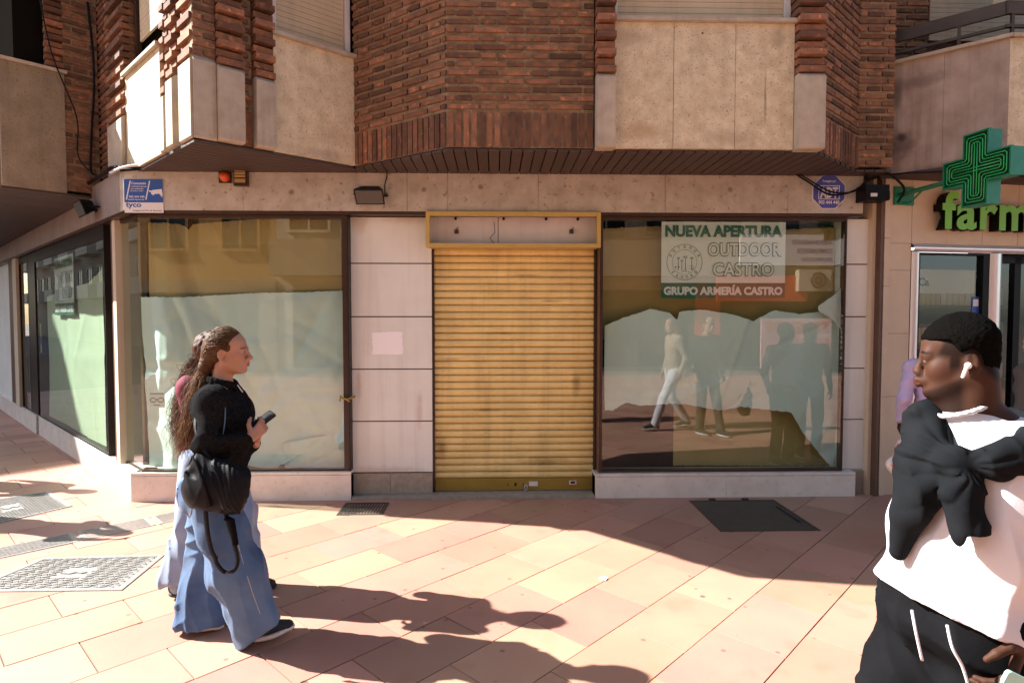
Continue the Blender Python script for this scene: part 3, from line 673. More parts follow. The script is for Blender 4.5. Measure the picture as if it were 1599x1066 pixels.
banner(F0, a.x, a.z, b.x - a.x, b.z - a.z, -.068, 'green and white opening banner hung inside the window right of the golden shutter')
sa, sb = u_at(FW_, 118, -.09), u_at(FW_, 88, -.09)
fB = Frame(FW_.p(sb, -.082, 0)[:2], Vector((1, -1)))
banner(fB, 0.0, WZ(100, 492, -.09)[1], sb - sa, .74, 0, 'green and white opening banner in the window of the side street wing')

# ------------------------------------------------------------------ signs on the fascia
ad = thing('alarm_sign', 'blue octagonal security sign at the right end of the stone fascia', 'security sign', (3.17, 0, 2.7))
c = on_y(1294.5, 300, -.01)
def octa(r, n0, n1, m, name):
    mb = MB(); mb.plate([(c.x + r * math.cos(a), c.z + r * math.sin(a)) for a in np.arange(8) * math.pi / 4 + math.pi / 8], F0, n0, n1); return mb.build(name, m, ad)
octa(.168, .001, .008, M['signw'], 'sign_border'); octa(.160, .008, .011, M['adt'], 'sign_plate')
mb = MB(); t = .006
for x_0, x_1, z_0, z_1 in ((-.10, .10, .055, .061), (-.10, .10, -.068, -.062), (-.10, -.094, -.062, .055), (.094, .10, -.062, .055)): mb.box(c.x + x_0, c.x + x_1, .0112, .0122, c.z + z_0, c.z + z_1, F0)
mb.build('sign_outline', M['signw'], ad)
text('ADT', F0, c.x - .085, c.z - .055, .17, .10, .0125, M['signw'], 'lettering', ad, bold=.03)
text('Protegido por', F0, c.x - .062, c.z + .085, .124, .026, .0125, M['signw'], 'lettering', ad, bold=.01)
text('902 444 440', F0, c.x - .098, c.z - .112, .196, .034, .0125, M['signw'], 'lettering', ad, bold=.02)
ty = thing('camera_sign', 'blue and white surveillance camera notice at the left end of the stone fascia', 'security sign', (-3.1, 0, 2.7))
a, b = on_y(194.5, 332, -.01), on_y(254, 280, -.01); zm = on_y(200, 316, -.01).z
mb = MB(); mb.box(a.x, b.x, .001, .007, a.z, b.z, F0); mb.build('sign_plate', M['signw'], ty)
mb = MB(); mb.box(a.x + .001, b.x - .001, .007, .009, zm, b.z - .001, F0); mb.build('blue_field', M['blue'], ty)
W_, H_ = b.x - a.x, b.z - zm; w8 = M['signw']
mb = MB()
for u in (.04, .54):
    mb.plate([(a.x + W_ * u, zm + H_ * .12), (a.x + W_ * (u + .03), zm + H_ * .12), (a.x + W_ * (u + .14), zm + H_ * .93), (a.x + W_ * (u + .11), zm + H_ * .93)], F0, .0092, .0102); mb.build('slanted_line', w8, ty); mb.__init__()
mb.plate([(a.x + W_ * x_, zm + H_ * z_) for x_, z_ in ((.64, .47), (.69, .44), (.70, .36), (.76, .30), (.77, .36), (.90, .38), (.98, .22), (.99, .38), (.97, .58), (.72, .53), (.71, .50), (.64, .53))][::-1], F0, .0092, .0102)
mb.build('camera_symbol', w8, ty)
for s_, u, z_, ww, hh in (('Conectado', .19, .77, .38, .11), ('a central de alarmas', .18, .66, .40, .06), ('con verificación', .17, .56, .33, .06), ('de audio y vídeo', .16, .46, .33, .06), ('902 444 440', .12, .20, .40, .09), ('www.tyco.es', .09, .08, .42, .07)):
    text(s_, F0, a.x + W_ * u, zm + H_ * z_, W_ * ww, H_ * hh, .0095, w8, 'lettering', ty, bold=.015, extrude=.0005)
text('tyco', F0, a.x + W_ * .03, a.z + .035, W_ * .40, .055, .0075, M['blue'], 'lettering', ty, bold=.03, extrude=.0005)
text('Integrated Fire & Security', F0, a.x + W_ * .22, a.z + .010, W_ * .74, .017, .0075, M['blackp'], 'lettering', ty, bold=.005, extrude=.0005)

# alarm lamp and bell box
c = on_y(351, 276, -.02)
al = thing('alarm_lamp', 'round orange warning lamp on the stone fascia above the corner window', 'lamp', (c.x, -.001, c.z))
mb = MB(); mb.box(c.x - .055, c.x + .055, .001, .02, c.z - .055, c.z + .055, F0); mb.build('lamp_base', M['bronze'], al)
mb = MB(); k = 14
for j in range(6):
    r_ = .046 * math.cos(j * .28); mb_n = .02 + .055 * math.sin(j * .28)
    for i in range(k): t = 2 * math.pi * i / k; mb.v.append(F0.p(c.x + r_ * math.cos(t), mb_n, c.z + r_ * 1.05 * math.sin(t)))
for j in range(5):
    for i in range(k): mb.f.append((j * k + i, j * k + (i + 1) % k, (j + 1) * k + (i + 1) % k, (j + 1) * k + i)); mb.m.append(0)
mb.f.append(tuple(range(5 * k, 6 * k))); mb.m.append(0); mb.build('lens', M['orange'], al, smooth=True)
c = on_y(377, 278, -.02)
sr = thing('siren_box', 'small beige siren box with louvres beside the orange lamp', 'siren', (c.x, -.001, c.z))
mb = MB(); mb.box(c.x - .06, c.x + .06, .001, .05, c.z - .075, c.z + .075, F0); mb.build('case', M['bronze'], sr)
mb = MB()
for i in range(5): mb.box(c.x - .048, c.x + .048, .05, .058, c.z - .06 + .012 + i * .026 + (.02 if i else 0), c.z - .06 + .032 + i * .026 + (.02 if i else 0) - (0 if i else -.012), F0)
mb.build('louvres', M['kraft'], sr)

# flood lights
def flood(fr, u, z, n0, label, tilt=0.55, w_=.22, hang=True):
    q = fr.p(u, n0, z); f = thing('floodlight', label, 'floodlight', q)
    mb = MB()
    def loc(a, b, cc): # a across, b outward, cc up, tilted forward-down
        bo = b * math.cos(tilt) + cc * math.sin(tilt); zz = -b * math.sin(tilt) + cc * math.cos(tilt); return fr.p(u + a, n0 + .10 + bo, z + zz)
    h = w_ / 2
    # tapered housing with a wider glass front
    vs = [loc(-h * .62, -.05, .05), loc(h * .62, -.05, .05), loc(h * .62, -.05, -.05), loc(-h * .62, -.05, -.05), loc(-h, .05, .078), loc(h, .05, .078), loc(h, .05, -.078), loc(-h, .05, -.078)]
    mb.add(vs, [(0, 1, 2, 3), (7, 6, 5, 4), (0, 4, 5, 1), (1, 5, 6, 2), (2, 6, 7, 3), (3, 7, 4, 0)])
    for i in range(5): a_ = -h * .5 + i * h * .25; mb.add([loc(a_ - .002, -.065, .045), loc(a_ + .002, -.065, .045), loc(a_ + .002, -.065, -.045), loc(a_ - .002, -.065, -.045), loc(a_ - .002, -.04, .05), loc(a_ + .002, -.04, .05), loc(a_ + .002, -.04, -.05), loc(a_ - .002, -.04, -.05)], [(0, 1, 2, 3), (7, 6, 5, 4), (0, 4, 5, 1), (1, 5, 6, 2), (2, 6, 7, 3), (3, 7, 4, 0)])
    mb.build('housing', M['blackp'], f)
    g = MB(); h2 = h - .012
    g.add([loc(-h2, .053, .066), loc(h2, .053, .066), loc(h2, .053, -.066), loc(-h2, .053, -.066), loc(-h2, .0505, .066), loc(h2, .0505, .066), loc(h2, .0505, -.066), loc(-h2, .0505, -.066)], [(0, 1, 2, 3), (7, 6, 5, 4), (0, 4, 5, 1), (1, 5, 6, 2), (2, 6, 7, 3), (3, 7, 4, 0)]); g.build('lens', M['kicker'], f)
    b_ = MB(); b_.tube([fr.p(u - h - .015, n0 + .10, z), fr.p(u - h - .015, n0 + .012, z + .0), fr.p(u + h + .015, n0 + .012, z), fr.p(u + h + .015, n0 + .10, z)], .007, 6); b_.box(u - .03, u + .03, n0, n0 + .012, z - .03, z + .03, fr)
    b_.build('bracket', M['blackp'], f)
    return f
c = on_y(578, 303, -.1); fl = flood(F0, c.x, c.z, 0.0, 'black floodlight tilted down on the stone fascia left of the golden shutter', .75, .26)
c2 = on_y(604, 275, -.02)
mb = MB(); mb.tube([F0.p(c.x + .12, .03, c.z), F0.p(c2.x - .02, .02, c2.z - .08), F0.p(c2.x, .012, c2.z), F0.p(c2.x, .012, c2.z + .05)], .005, 6); mb.build('cable', M['blackp'], fl)
s_ = u_at(FW_, 128, .15); flood(FW_, s_, 2.80, 0.0, 'black floodlight on the fascia of the shaded side street wing', .35, .30)
c = on_y(1368, 300, -.12)
bx2 = thing('junction_box', 'black cable box at the joint between the corner building and the pharmacy', 'junction box', (c.x, 0, c.z))
mb = MB(); mb.box(c.x - .12, c.x + .10, .005, .16, c.z - .08, c.z + .06, F0); mb.box(c.x - .12, c.x + .10, .16, .168, c.z - .075, c.z - .0, F0); mb.build('case', M['blackp'], bx2)
mb = MB(); mb.box(c.x - .08, c.x - .02, .1685, .172, c.z - .05, c.z - .02, F0); mb.build('case_label', M['white'], bx2)

# ------------------------------------------------------------------ cables
def cable(label, pts, r=.008, sag=None, m='blackp'):
    P = [Vector(p) for p in pts]; out = []
    for i in range(len(P) - 1):
        p0, p1, p2, p3 = P[max(i - 1, 0)], P[i], P[i + 1], P[min(i + 2, len(P) - 1)]
        for t in np.linspace(0, 1, 7)[:-1]:
            t = float(t); out.append(.5 * ((2 * p1) + (p2 - p0) * t + (2 * p0 - 5 * p1 + 4 * p2 - p3) * t * t + (3 * p1 - p0 - 3 * p2 + p3) * t ** 3))
    out.append(P[-1]); mb = MB(); mb.tube(out, r, 6)
    return tag(mb.build('cable', M[m], None, smooth=True), label, 'cable', 'cables along the building')
def OY(px, py, y): q = on_y(px, py, y); return (q.x, q.y, q.z)
cable('thick black cable running along the top of the stone fascia over the shutter', [OY(188, 266, -.03), OY(260, 262, -.03), OY(400, 262, -.03), OY(540, 263, -.04), OY(640, 262, -.04), OY(760, 265, -.03), OY(900, 267, -.03), OY(1030, 265, -.03), OY(1110, 269, -.03), OY(1240, 267, -.03), OY(1345, 270, -.03)], .014)
cable('thin black cable lying beside the thick one along the top of the fascia', [OY(190, 262, -.05), OY(330, 259, -.05), OY(520, 261, -.05), OY(700, 264, -.05), OY(930, 264, -.05), OY(1160, 266, -.05), OY(1350, 267, -.05)], .008)
cable('black cable drooping in front of the blue octagonal sign', [OY(1235, 267, -.05), OY(1262, 284, -.05), OY(1290, 302, -.05), OY(1312, 304, -.06), OY(1338, 296, -.06), OY(1352, 284, -.06), OY(1372, 276, -.06)], .009)
cable('second black cable drooping across the blue octagonal sign', [OY(1240, 266, -.06), OY(1275, 288, -.06), OY(1300, 300, -.06), OY(1330, 300, -.07), OY(1350, 288, -.07), OY(1362, 292, -.1)], .007)
cable('pale cable resting on the corner of the fascia', [OY(172, 270, .12), OY(190, 262, -.05), OY(215, 258, -.06), OY(245, 260, -.05), OY(262, 264, -.03)], .012, m='white')
def wz(s, n, z): return FW_.p(s, n, z)
cable('black cable bundle climbing from the wing fascia', [wz(-.02, .02, 3.05), wz(.3, .03, 3.10), wz(.6, .03, 3.07), wz(.85, .02, 3.12), wz(1.0, .03, 3.2), wz(1.07, .0, 3.6), wz(1.05, -.03, 4.2), wz(1.1, 0, 4.9)], .011)
cable('black cable lying on the fascia of the wing', [wz(.05, .03, 3.06), wz(.9, .03, 3.08), wz(1.9, .03, 3.05), wz(3.4, .03, 3.04), wz(7, .03, 3.05)], .018)
cable('thin black cable hanging down the brick corner of the wing', [wz(.9, -.06, 3.08), wz(1.04, .12, 3.3), wz(1.0, .14, 3.7), wz(1.06, .32, 4.3), wz(1.08, .42, 5.0)], .007)
cable('black cable between the junction box and the pharmacy cross', [OY(1345, 268, -.05), OY(1390, 272, -.1), OY(1420, 270, -.2), OY(1470, 268, -.35), OY(1530, 262, -.55), OY(1599, 275, -.5), OY(1680, 270, -.5)], .009)
cable('black cable tangled over the junction box', [OY(1352, 275, -.1), OY(1362, 262, -.1), OY(1385, 270, -.14), OY(1400, 280, -.14), OY(1412, 296, -.1), OY(1402, 316, -.08)], .011)
# yellow ribbon on window post
mb = MB()
q = on_y(538, 621, .03); mb.tube([F0.p(q.x - .03, .0, q.z + .02), F0.p(q.x - .01, .01, q.z + .0), F0.p(q.x + .03, .012, q.z - .005), F0.p(q.x + .05, .0, q.z - .03)], .009, 6); mb.tube([F0.p(q.x + .03, .01, q.z - .01), F0.p(q.x + .08, -.09, q.z + .005)], .012, 6); mb.tube([F0.p(q.x - .03, .0, q.z + .03), F0.p(q.x - .035, .0, q.z - .03)], .007, 6)
tag(mb.build('ribbon', M['gold2'], None), 'scrap of yellow tape tied round the dark post of the corner window', 'tape')

# ------------------------------------------------------------------ ground
mb = MB(); mb.box(-160, 160, -160, 160, -.5, -.03); struct(mb.build('ground', M['asphalt'], None))
mb = MB(); mb.box(-26, 18, -13.6, 22, -.029, -.006); struct(mb.build('pavement_bed', M['grout'], None))
# rectangular openings in the pavement for covers; tiles themselves stay whole where nothing is cut
TP = .392; TL = .60
mb = MB()
for row in range(-34, 42):
    v0 = -2.942 + row * TP + 7 * 0; 
    off = .0125 if row % 2 else .3
    # row index 0 -> v in (-2.942,-2.55); joints there at u=-.884 mod .6
    off = (-.884 if row % 2 == 0 else -.586)
    for k_ in range(-44, 24):
        ua = off + k_ * TL; ub_ = ua + TL; va, vb = v0, v0 + TP
        g = .0030
        j = random.uniform(-.0012, .0012); tl = (random.uniform(-.0012, .0012), random.uniform(-.0012, .0012))
        cs = [(ua + g, va + g), (ub_ - g, va + g), (ub_ - g, vb - g), (ua + g, vb - g)]
        cxm, cym = (ua + ub_ - va - vb) / 2 * S2, (ua + ub_ + va + vb) / 2 * S2
        if cym + cxm > -2.8 and cxm < -3.1 and cym > .2: continue
        if cym > .5 and cxm > -3.1 and cxm < 3.3: continue
        if cym < -12 or cym > 14 or cxm < -17 or cxm > 14: continue
        P = []
        for i_, (uu, vv) in enumerate(cs):
            x_, y_ = (uu - vv) * S2, (uu + vv) * S2
            P.append((x_, y_, j + tl[0] * (1 if i_ in (1, 2) else -1) + tl[1] * (1 if i_ > 1 else -1)))
        c_ = .0022
        inner = []; cx_ = sum(p[0] for p in P) / 4; cy_ = sum(p[1] for p in P) / 4
        o_ = len(mb.v)
        top = [(p[0] + (cx_ - p[0]) * .003, p[1] + (cy_ - p[1]) * .003, p[2]) for p in P]; low = [(p[0], p[1], p[2] - .003) for p in P]; bt = [(p[0], p[1], p[2] - .02) for p in P]
        mb.add(top + low + bt, [(0, 1, 2, 3), (4, 5, 1, 0), (5, 6, 2, 1), (6, 7, 3, 2), (7, 4, 0, 3), (8, 9, 5, 4), (9, 10, 6, 5), (10, 11, 7, 6), (11, 8, 4, 7)])
struct(mb.build('pavement', M['tile'], None, recalc=False))
# covers
def quadpts(*px): return [on_ground(a, b)[:2] for a, b in px]
def lerp(a, b, t): return (a[0] + (b[0] - a[0]) * t, a[1] + (b[1] - a[1]) * t)
def bil(q, s, t): return lerp(lerp(q[0], q[1], s), lerp(q[3], q[2], s), t)
def cover(name, q, label, cat, m, pattern, rim=.03, group=None):
    z0 = .003; t = thing(name, label, cat, (sum(p[0] for p in q) / 4, sum(p[1] for p in q) / 4, 0), group)
    L1 = (Vector(q[1]) - Vector(q[0])).length; L2 = (Vector(q[3]) - Vector(q[0])).length; a, b = rim / L1, rim / L2
    def pr(mb, s0, s1, t0, t1, za, zb): mb.prism([bil(q, s0, t0), bil(q, s1, t0), bil(q, s1, t1), bil(q, s0, t1)], za, zb)
    fr_ = MB(); pr(fr_, 0, 1, 0, b, -.02, z0 + .003); pr(fr_, 0, 1, 1 - b, 1, -.02, z0 + .003); pr(fr_, 0, a, b, 1 - b, -.02, z0 + .003); pr(fr_, 1 - a, 1, b, 1 - b, -.02, z0 + .003)
    fr_.build('frame', m, t)
    a2, b2 = a * 1.15, b * 1.15
    if pattern != 'bars': p_ = MB(); pr(p_, a2, 1 - a2, b2, 1 - b2, -.02, z0); plate = p_.build('plate', m, t)
    if pattern == 'tread':
        mb = MB(); n1, n2 = int(L1 / .045), int(L2 / .03)
        for i in range(n1):
            for j in range(n2):
                s_, t_ = a2 + (1 - 2 * a2) * (i + .5 + (.5 if j % 2 else 0)) / n1, b2 + (1 - 2 * b2) * (j + .5) / n2
                ds, dt = .015 / L1, .005 / L2
                if s_ + ds > 1 - a2 or abs(s_ - .5) < .12 and abs(t_ - .5) < .13: continue
                sg = 1 if (i + j) % 2 else -1
                mb.prism([bil(q, s_ - ds, t_ - dt - sg * dt), bil(q, s_ + ds, t_ - dt + sg * dt), bil(q, s_ + ds, t_ + dt + sg * dt), bil(q, s_ - ds, t_ + dt - sg * dt)], z0, z0 + .005)
        mb.build('tread', m, plate)
        mb = MB(); mb.prism([bil(q, .5 + .1 * x_, .5 + .1 * y_) for x_, y_ in ((-1, -.4), (-.3, -.6), (.9, .1), (.6, .4), (.1, .1), (-.2, .5), (-.9, .3), (-.6, 0))], z0, z0 + .006); mb.build('emblem', m, plate)
    if pattern == 'bars':
        mb = MB(); p_ = MB(); pr(p_, a2, 1 - a2, b2, 1 - b2, -.02, -.012); p_.build('pit', M['dark'], t); nb = int(L1 / .028)
        for i in range(nb): s_ = a + (1 - 2 * a) * (i + .5) / nb; pr(mb, s_ - .008 / L1, s_ + .008 / L1, b, 1 - b, -.012, z0)
        for k_ in (.33, .66): pr(mb, a, 1 - a, k_ - .006 / L2, k_ + .006 / L2, -.012, z0 - .001)
        mb.build('bars', m, t)
    if pattern == 'plain':
        mb = MB()
        for s_, t_ in ((.28, -.015), (.67, -.015)): pr(mb, s_ - .035, s_ + .035, t_ - .03, t_ + .02, -.01, .012)
        pr(mb, .9, .93, .25, .75, z0, z0 + .004)
        mb.build('hinge', M['blackp'], t)
    return t
cover('floor_hatch', [(1.80, -.10), (2.60, -.10), (2.60, -.92), (1.79, -.92)], 'dark brown steel floor hatch in front of the window with the banner', 'floor hatch', M['iron_d'], 'plain', .02)
cover('drain_grate', [(-1.375, -.085), (-.975, -.085), (-.975, -.43), (-1.37, -.43)], 'small dark drain grate at the foot of the pink stone pier', 'drain grate', M['iron_d'], 'bars', .02)
def rot_rect(c, L, Wd, ang):
    u = Vector((math.cos(ang), math.sin(ang))); v = Vector((-u.y, u.x)); c = Vector(c)
    return [tuple(c - u * L / 2 + v * Wd / 2), tuple(c + u * L / 2 + v * Wd / 2), tuple(c + u * L / 2 - v * Wd / 2), tuple(c - u * L / 2 - v * Wd / 2)]
q_ = quadpts((-62, 925), (68, 871), (258, 866), (190, 922))
cover('manhole_cover', [q_[1], q_[2], q_[3], q_[0]], 'large grey patterned metal cover in the sunlit paving behind the two women', 'manhole cover', M['iron'], 'tread', .035)
q_ = quadpts((-110, 812), (0, 779), (75, 767), (113, 790)); q_ = quadpts((-75, 790), (75, 767), (113, 790), (-60, 830))
cover('manhole_cover', [q_[0], q_[1], q_[2], q_[3]], 'grey ribbed metal cover near the corner plinth, farther from the camera than the large one', 'manhole cover', M['iron'], 'tread', .03)
# slot drain in segments along the 45 degree direction
d0 = Vector(on_ground(268, 807)[:2]); d1 = Vector(on_ground(0, 863)[:2]); dd = (d1 - d0); ang = math.atan2(dd.y, dd.x)
print('drain dir', math.degrees(ang), dd.length)
dn = dd.normalized(); places = ['under the walking women', 'beside the large patterned cover', 'left of the large patterned cover', 'at the left edge of the picture', 'outside at the far left']
for i in range(5):
    c_ = d0 + dn * (-.12 + i * .52)
    qd = rot_rect(c_, .50, .26, ang)
    # bars run along the drain
    t = thing('slot_drain', 'grey slotted drain section ' + places[i], 'drain', (c_.x, c_.y, 0), 'slotted drain sections')
    def pr(mb, s0, s1, t0, t1, za, zb): mb.prism([bil(qd, s0, t0), bil(qd, s1, t0), bil(qd, s1, t1), bil(qd, s0, t1)], za, zb)
    fr_ = MB(); pr(fr_, 0, .07, 0, 1, -.02, .004); pr(fr_, .93, 1, 0, 1, -.02, .004); pr(fr_, .07, .93, 0, .05, -.02, .004); pr(fr_, .07, .93, .95, 1, -.02, .004); fr_.build('frame', M['white'] if 0 else M['iron'], t)
    b_ = MB(); 
    for k_ in range(8): pr(b_, .07, .93, .05 + .9 * (k_ + .25) / 8, .05 + .9 * (k_ + .75) / 8, -.015, .003)
    b_.build('bars', M['iron'], t); p_ = MB(); pr(p_, .07, .93, .05, .95, -.02, -.012); p_.build('pit', M['dark'], t)

# ------------------------------------------------------------------ pharmacy
ph = thing('pharmacy_building', 'pharmacy building faced in beige stone tiles with bright steel window frames', 'building', (3.7, .1, 0))
A9 = R(8.5); fP9 = Frame((3.66, .02), (math.cos(A9), math.sin(A9)))
def pu(px, n=0): return u_at(fP9, px, n)
def pz(px, py, n=0): 
    s_ = u_at(fP9, px, n); p = fP9.p(s_, n, 0); rr = ray(px, py); return CAMP.z + rr.z * ((p[1] - CAMP.y) / rr.y)
us_ = [0.0, pu(1388), pu(1420)]; 
jz = [0.0, .33, .95, 1.55, 2.15, pz(1400, 377), 3.06]
def tilewall(u0, u1, zs, n=0, m='ptile'):
    for i in range(len(zs) - 1):
        mb = MB(); mb.box(u0 + .002, u1 - .002, -.2, n + random.uniform(-.001, .001), zs[i] + .002, zs[i + 1] - .002, fP9); mb.build('wall_tile', M[m], ph)
mb = MB(); mb.box(-.085, 7.8, -.3, -.006, 0, 3.06, fP9); 
# keep openings: build the backing only where solid
mb = MB(); uo0, uo1, ud0, ud1 = pu(1421), pu(1553), pu(1563), pu(1563) + 1.3
zt = pz(1450, 381)
mb.box(-.02, uo0, -.3, -.006, 0, 3.06, fP9); mb.box(uo0, 8, -.3, -.006, zt, 3.06, fP9); mb.box(ud1 + .1, 8, -.3, -.006, 0, zt, fP9); mb.build('backing_wall', M['brown'], ph)
tilewall(0.0, pu(1386), [0, .95, 2.0, 2.45, 3.05], .012)
tilewall(pu(1386.7), pu(1420), [.0, .33, .95, 1.55, 2.15, zt, 3.05], .0)
e = [pu(1420), pu(1475), pu(1530), pu(1585), pu(1640), pu(1700), pu(1800)]
for i in range(len(e) - 1): tilewall(e[i], e[i + 1], [zt, 3.05])
tilewall(ud1 + .1, 8, [0, .33, .95, 1.55, 2.15, zt])
mb = MB(); mb.box(-.045, -.022, -.2, .02, 0, 3.05, fP9); mb.build('corner_trim', M['brown'], ph); mb = MB(); mb.box(-.085, -.047, -.2, -.04, 0, 3.05, fP9); mb.build('corner_trim', M['ptile'], ph)
# steel framed window and doorway
zi = pz(1450, 394)
def rounded(mb, u0, u1, z0, z1, n, r=.03):
    k = 8; vs = []
    for zz in (z0, z1):
        for i in range(k + 1): t = i / k; vs.append(fP9.p(u0 + (u1 - u0) * t, n + r * math.sin(math.pi * t), zz))
    o_ = len(mb.v); mb.add(vs, [(i, i + 1, i + 1 + k + 1, i + k + 1) for i in range(k)])
def rounded_h(mb, u0, u1, z0, z1, n, r=.03):
    k = 8; vs = []
    for uu in (u0, u1):
        for i in range(k + 1): t = i / k; vs.append(fP9.p(uu, n + r * math.sin(math.pi * t), z0 + (z1 - z0) * t))
    mb.add(vs, [(i, i + 1, i + 1 + k + 1, i + k + 1) for i in range(k)])
fw_ = .085; um = pu(1543)
mb = MB(); rounded(mb, uo0, uo0 + fw_, 0, zi, .0); rounded(mb, um, um + .14, 0, zi, .0); rounded_h(mb, uo0, ud1, zi, zt, .0); rounded(mb, ud1, ud1 + .1, 0, zi, 0)
mb.build('steel_frame', M['mirror'], ph, smooth=True, recalc=False)
mb = MB(); mb.box(uo0 + fw_, uo0 + fw_ + .012, -.10, .0, .5, zi - .001, fP9); mb.box(uo0 + fw_ + .012, um, -.1, .0, zi - .02, zi - .001, fP9); mb.box(um - .07, um - .001, -.09, -.002, .5, zi - .021, fP9); mb.build('window_frame', M['blackp'], ph)
g = MB(); g.quad(fP9.p(uo0 + fw_, -.04, .5), fP9.p(um - .07, -.04, .5), fP9.p(um - .07, -.04, zi), fP9.p(uo0 + fw_, -.04, zi)); g.build('window_pane', M['glass_c'], ph, recalc=False)
mb = MB(); mb.box(uo0 + fw_, um, -.14, .01, 0.0, .498, fP9); mb.build('window_apron', M['ptile'], ph)
# door leaf with black frame and glass
dd0 = um + .141
mb = MB(); 
for u in (dd0 + .02, dd0 + .27, dd0 + .60): mb.box(u, u + .075, -.16, -.10, .02, zi - .02, fP9)
mb.box(dd0 + .02, ud1, -.16, -.10, zi - .08, zi - .001, fP9); mb.build('door_frame', M['blackp'], ph)
g = MB(); g.quad(fP9.p(dd0 + .02, -.13, .02), fP9.p(ud1, -.13, .02), fP9.p(ud1, -.13, zi), fP9.p(dd0 + .02, -.13, zi)); g.build('door_pane', M['glass_c'], ph, recalc=False)
# interior with shelves
def inbox(u0, u1, n0, n1, z0, z1, m, nm, par=ph): mb = MB(); mb.box(u0, u1, n0, n1, z0, z1, fP9); return mb.build(nm, M[m], par)
inbox(.6, 5, -3.2, -3.1, 0, 2.75, 'room', 'back_wall'); inbox(.35, .45, -3.1, -.31, 0, 2.75, 'room', 'side_wall'); inbox(.45, 5, -3.1, -.31, 2.55, 2.6, 'room', 'ceiling'); inbox(5, 5.1, -3.1, -.31, 0, 2.75, 'room', 'side_wall'); inbox(.45, 5, -3.1, -.17, .004, .02, 'room', 'floor')
for i, z_ in enumerate((.5, .95, 1.4, 1.85, 2.2)):
    inbox(.46, 2.9, -1.55, -1.25, z_ - .03, z_, 'bronze', 'shelf')
cc = [(.5, .5, .45), (.05, .15, .35), (.45, .3, .1), (.1, .35, .2), (.6, .6, .55), (.35, .1, .08)]
PM = [mat('pack_%d' % i, c_, .5) for i, c_ in enumerate(cc)]
packs = []
for z_ in (.5, .95, 1.4, 1.85):
    u = .55; run = 0; ci = random.randrange(6)
    while u < 2.8:
        if run <= 0: run = random.randint(3, 7); ci = random.randrange(6); wd = random.uniform(.05, .09); hh = random.uniform(.14, .3)
        mb = MB(); mb.box(u, u + wd * .85, -1.45, -1.28, z_ + .002, z_ + hh, fP9)
        o = mb.build('medicine_box', PM[ci], None)
        tag(o, '%s packaged box in a row on the %s shelf inside the pharmacy' % (('pale', 'blue', 'brown', 'green', 'white', 'dark red')[ci], {.5: 'lowest', .95: 'second lowest', 1.4: 'second highest', 1.85: 'highest'}[z_]), 'packaging', 'boxes on the pharmacy shelves'); u += wd; run -= 1
lamp = mat('light_strip', (.9, .9, .9)); lamp.node_tree.nodes['Principled BSDF'].inputs['Emission Color'].default_value = (.95, 1, 1, 1); lamp.node_tree.nodes['Principled BSDF'].inputs['Emission Strength'].default_value = 1.6
M['lampstrip'] = lamp
for k_, u in enumerate((.62, 1.55)):
    mb = MB(); mb.box(u, u + .7, -1.0 - .3 * k_, -.93 - .3 * k_, 2.47, 2.5, fP9); tag(mb.build('light_strip', M['lampstrip'], None), ('lit white light strip under the pharmacy ceiling behind the window', 'lit white light strip under the pharmacy ceiling behind the door')[k_], 'lamp')
a_ = u_at(fP9, 1439, -.5); 
mb = MB(); mb.box(a_, a_ + .95, -.6, -.58, pz(1450, 458, -.6), pz(1450, 421, -.6), fP9); hs = mb.build('hanging_sign', M['signw'], None)
tag(hs, 'pale hanging sign board inside the pharmacy window', 'sign')
text('Ca', Frame(fP9.p(0, -.57, 0)[:2], fP9.u[:2]), a_ + .02, pz(1450, 447, -.6), .13, .09, 0, M['blackp'], 'lettering', hs, bold=.03)
mb = MB(); u = pu(1522); mb.box(u, u + .09, -.038, -.036, pz(1525, 492), pz(1525, 463), fP9); nt_ = mb.build('door_notice', M['blue'], None); tag(nt_, 'small blue notice on the glass of the pharmacy window', 'notice')
mb = MB(); mb.box(u + .015, u + .075, -.0358, -.035, pz(1525, 478), pz(1525, 467), fP9); mb.build('notice_text', M['signw'], nt_)

# upper storey of pharmacy side: slanted balcony front, then a frontal one
b0 = (3.605, .0); b1 = (4.28, -.62)
fH = Frame(b0, Vector(b1) - Vector(b0)); LH = (Vector(b1) - Vector(b0)).length
fH = At(b0, (b1[0] - b0[0], b1[1] - b0[1]), (-.675, -.62)); fH.n = Vector((-.62, -.675, 0)).normalized()
fH2 = Frame(b1, (1, 0))
um_ = u_at(fH, 1464)
def pbox(fr, u0, u1, n0, n1, z0, z1, m, nm): mb = MB(); mb.box(u0, u1, n0, n1, z0, z1, fr); return mb.build(nm, M[m], ph)
pbox(fH, .0, um_ - .001, -.12, .0, 3.03, 4.02, 'concrete2', 'stone_panel'); pbox(fH, um_ + .001, LH, -.12, .0, 3.03, 4.02, 'concrete2', 'stone_panel')
pbox(fH, -.0, LH + .02, -.14, .035, 4.022, 4.05, 'cast', 'coping')
pbox(fH2, .0, 4.5, -.12, .0, 3.03, 4.02, 'concrete', 'stone_panel'); pbox(fH2, .0, 4.5, -.14, .035, 4.022, 4.05, 'cast', 'coping')
mb = MB(); mb.prism([b0, b1, (9, -.62), (9, 1.6), (3.61, 1.6)], 3.0, 3.028); mb.build('soffit', M['soffit'], ph)
mb = MB(); mb.prism([(3.61, .35), (9, .35), (9, 8), (3.61, 8)], 3.07, 9); mb.build('upper_wall', M['bricktex'], ph)
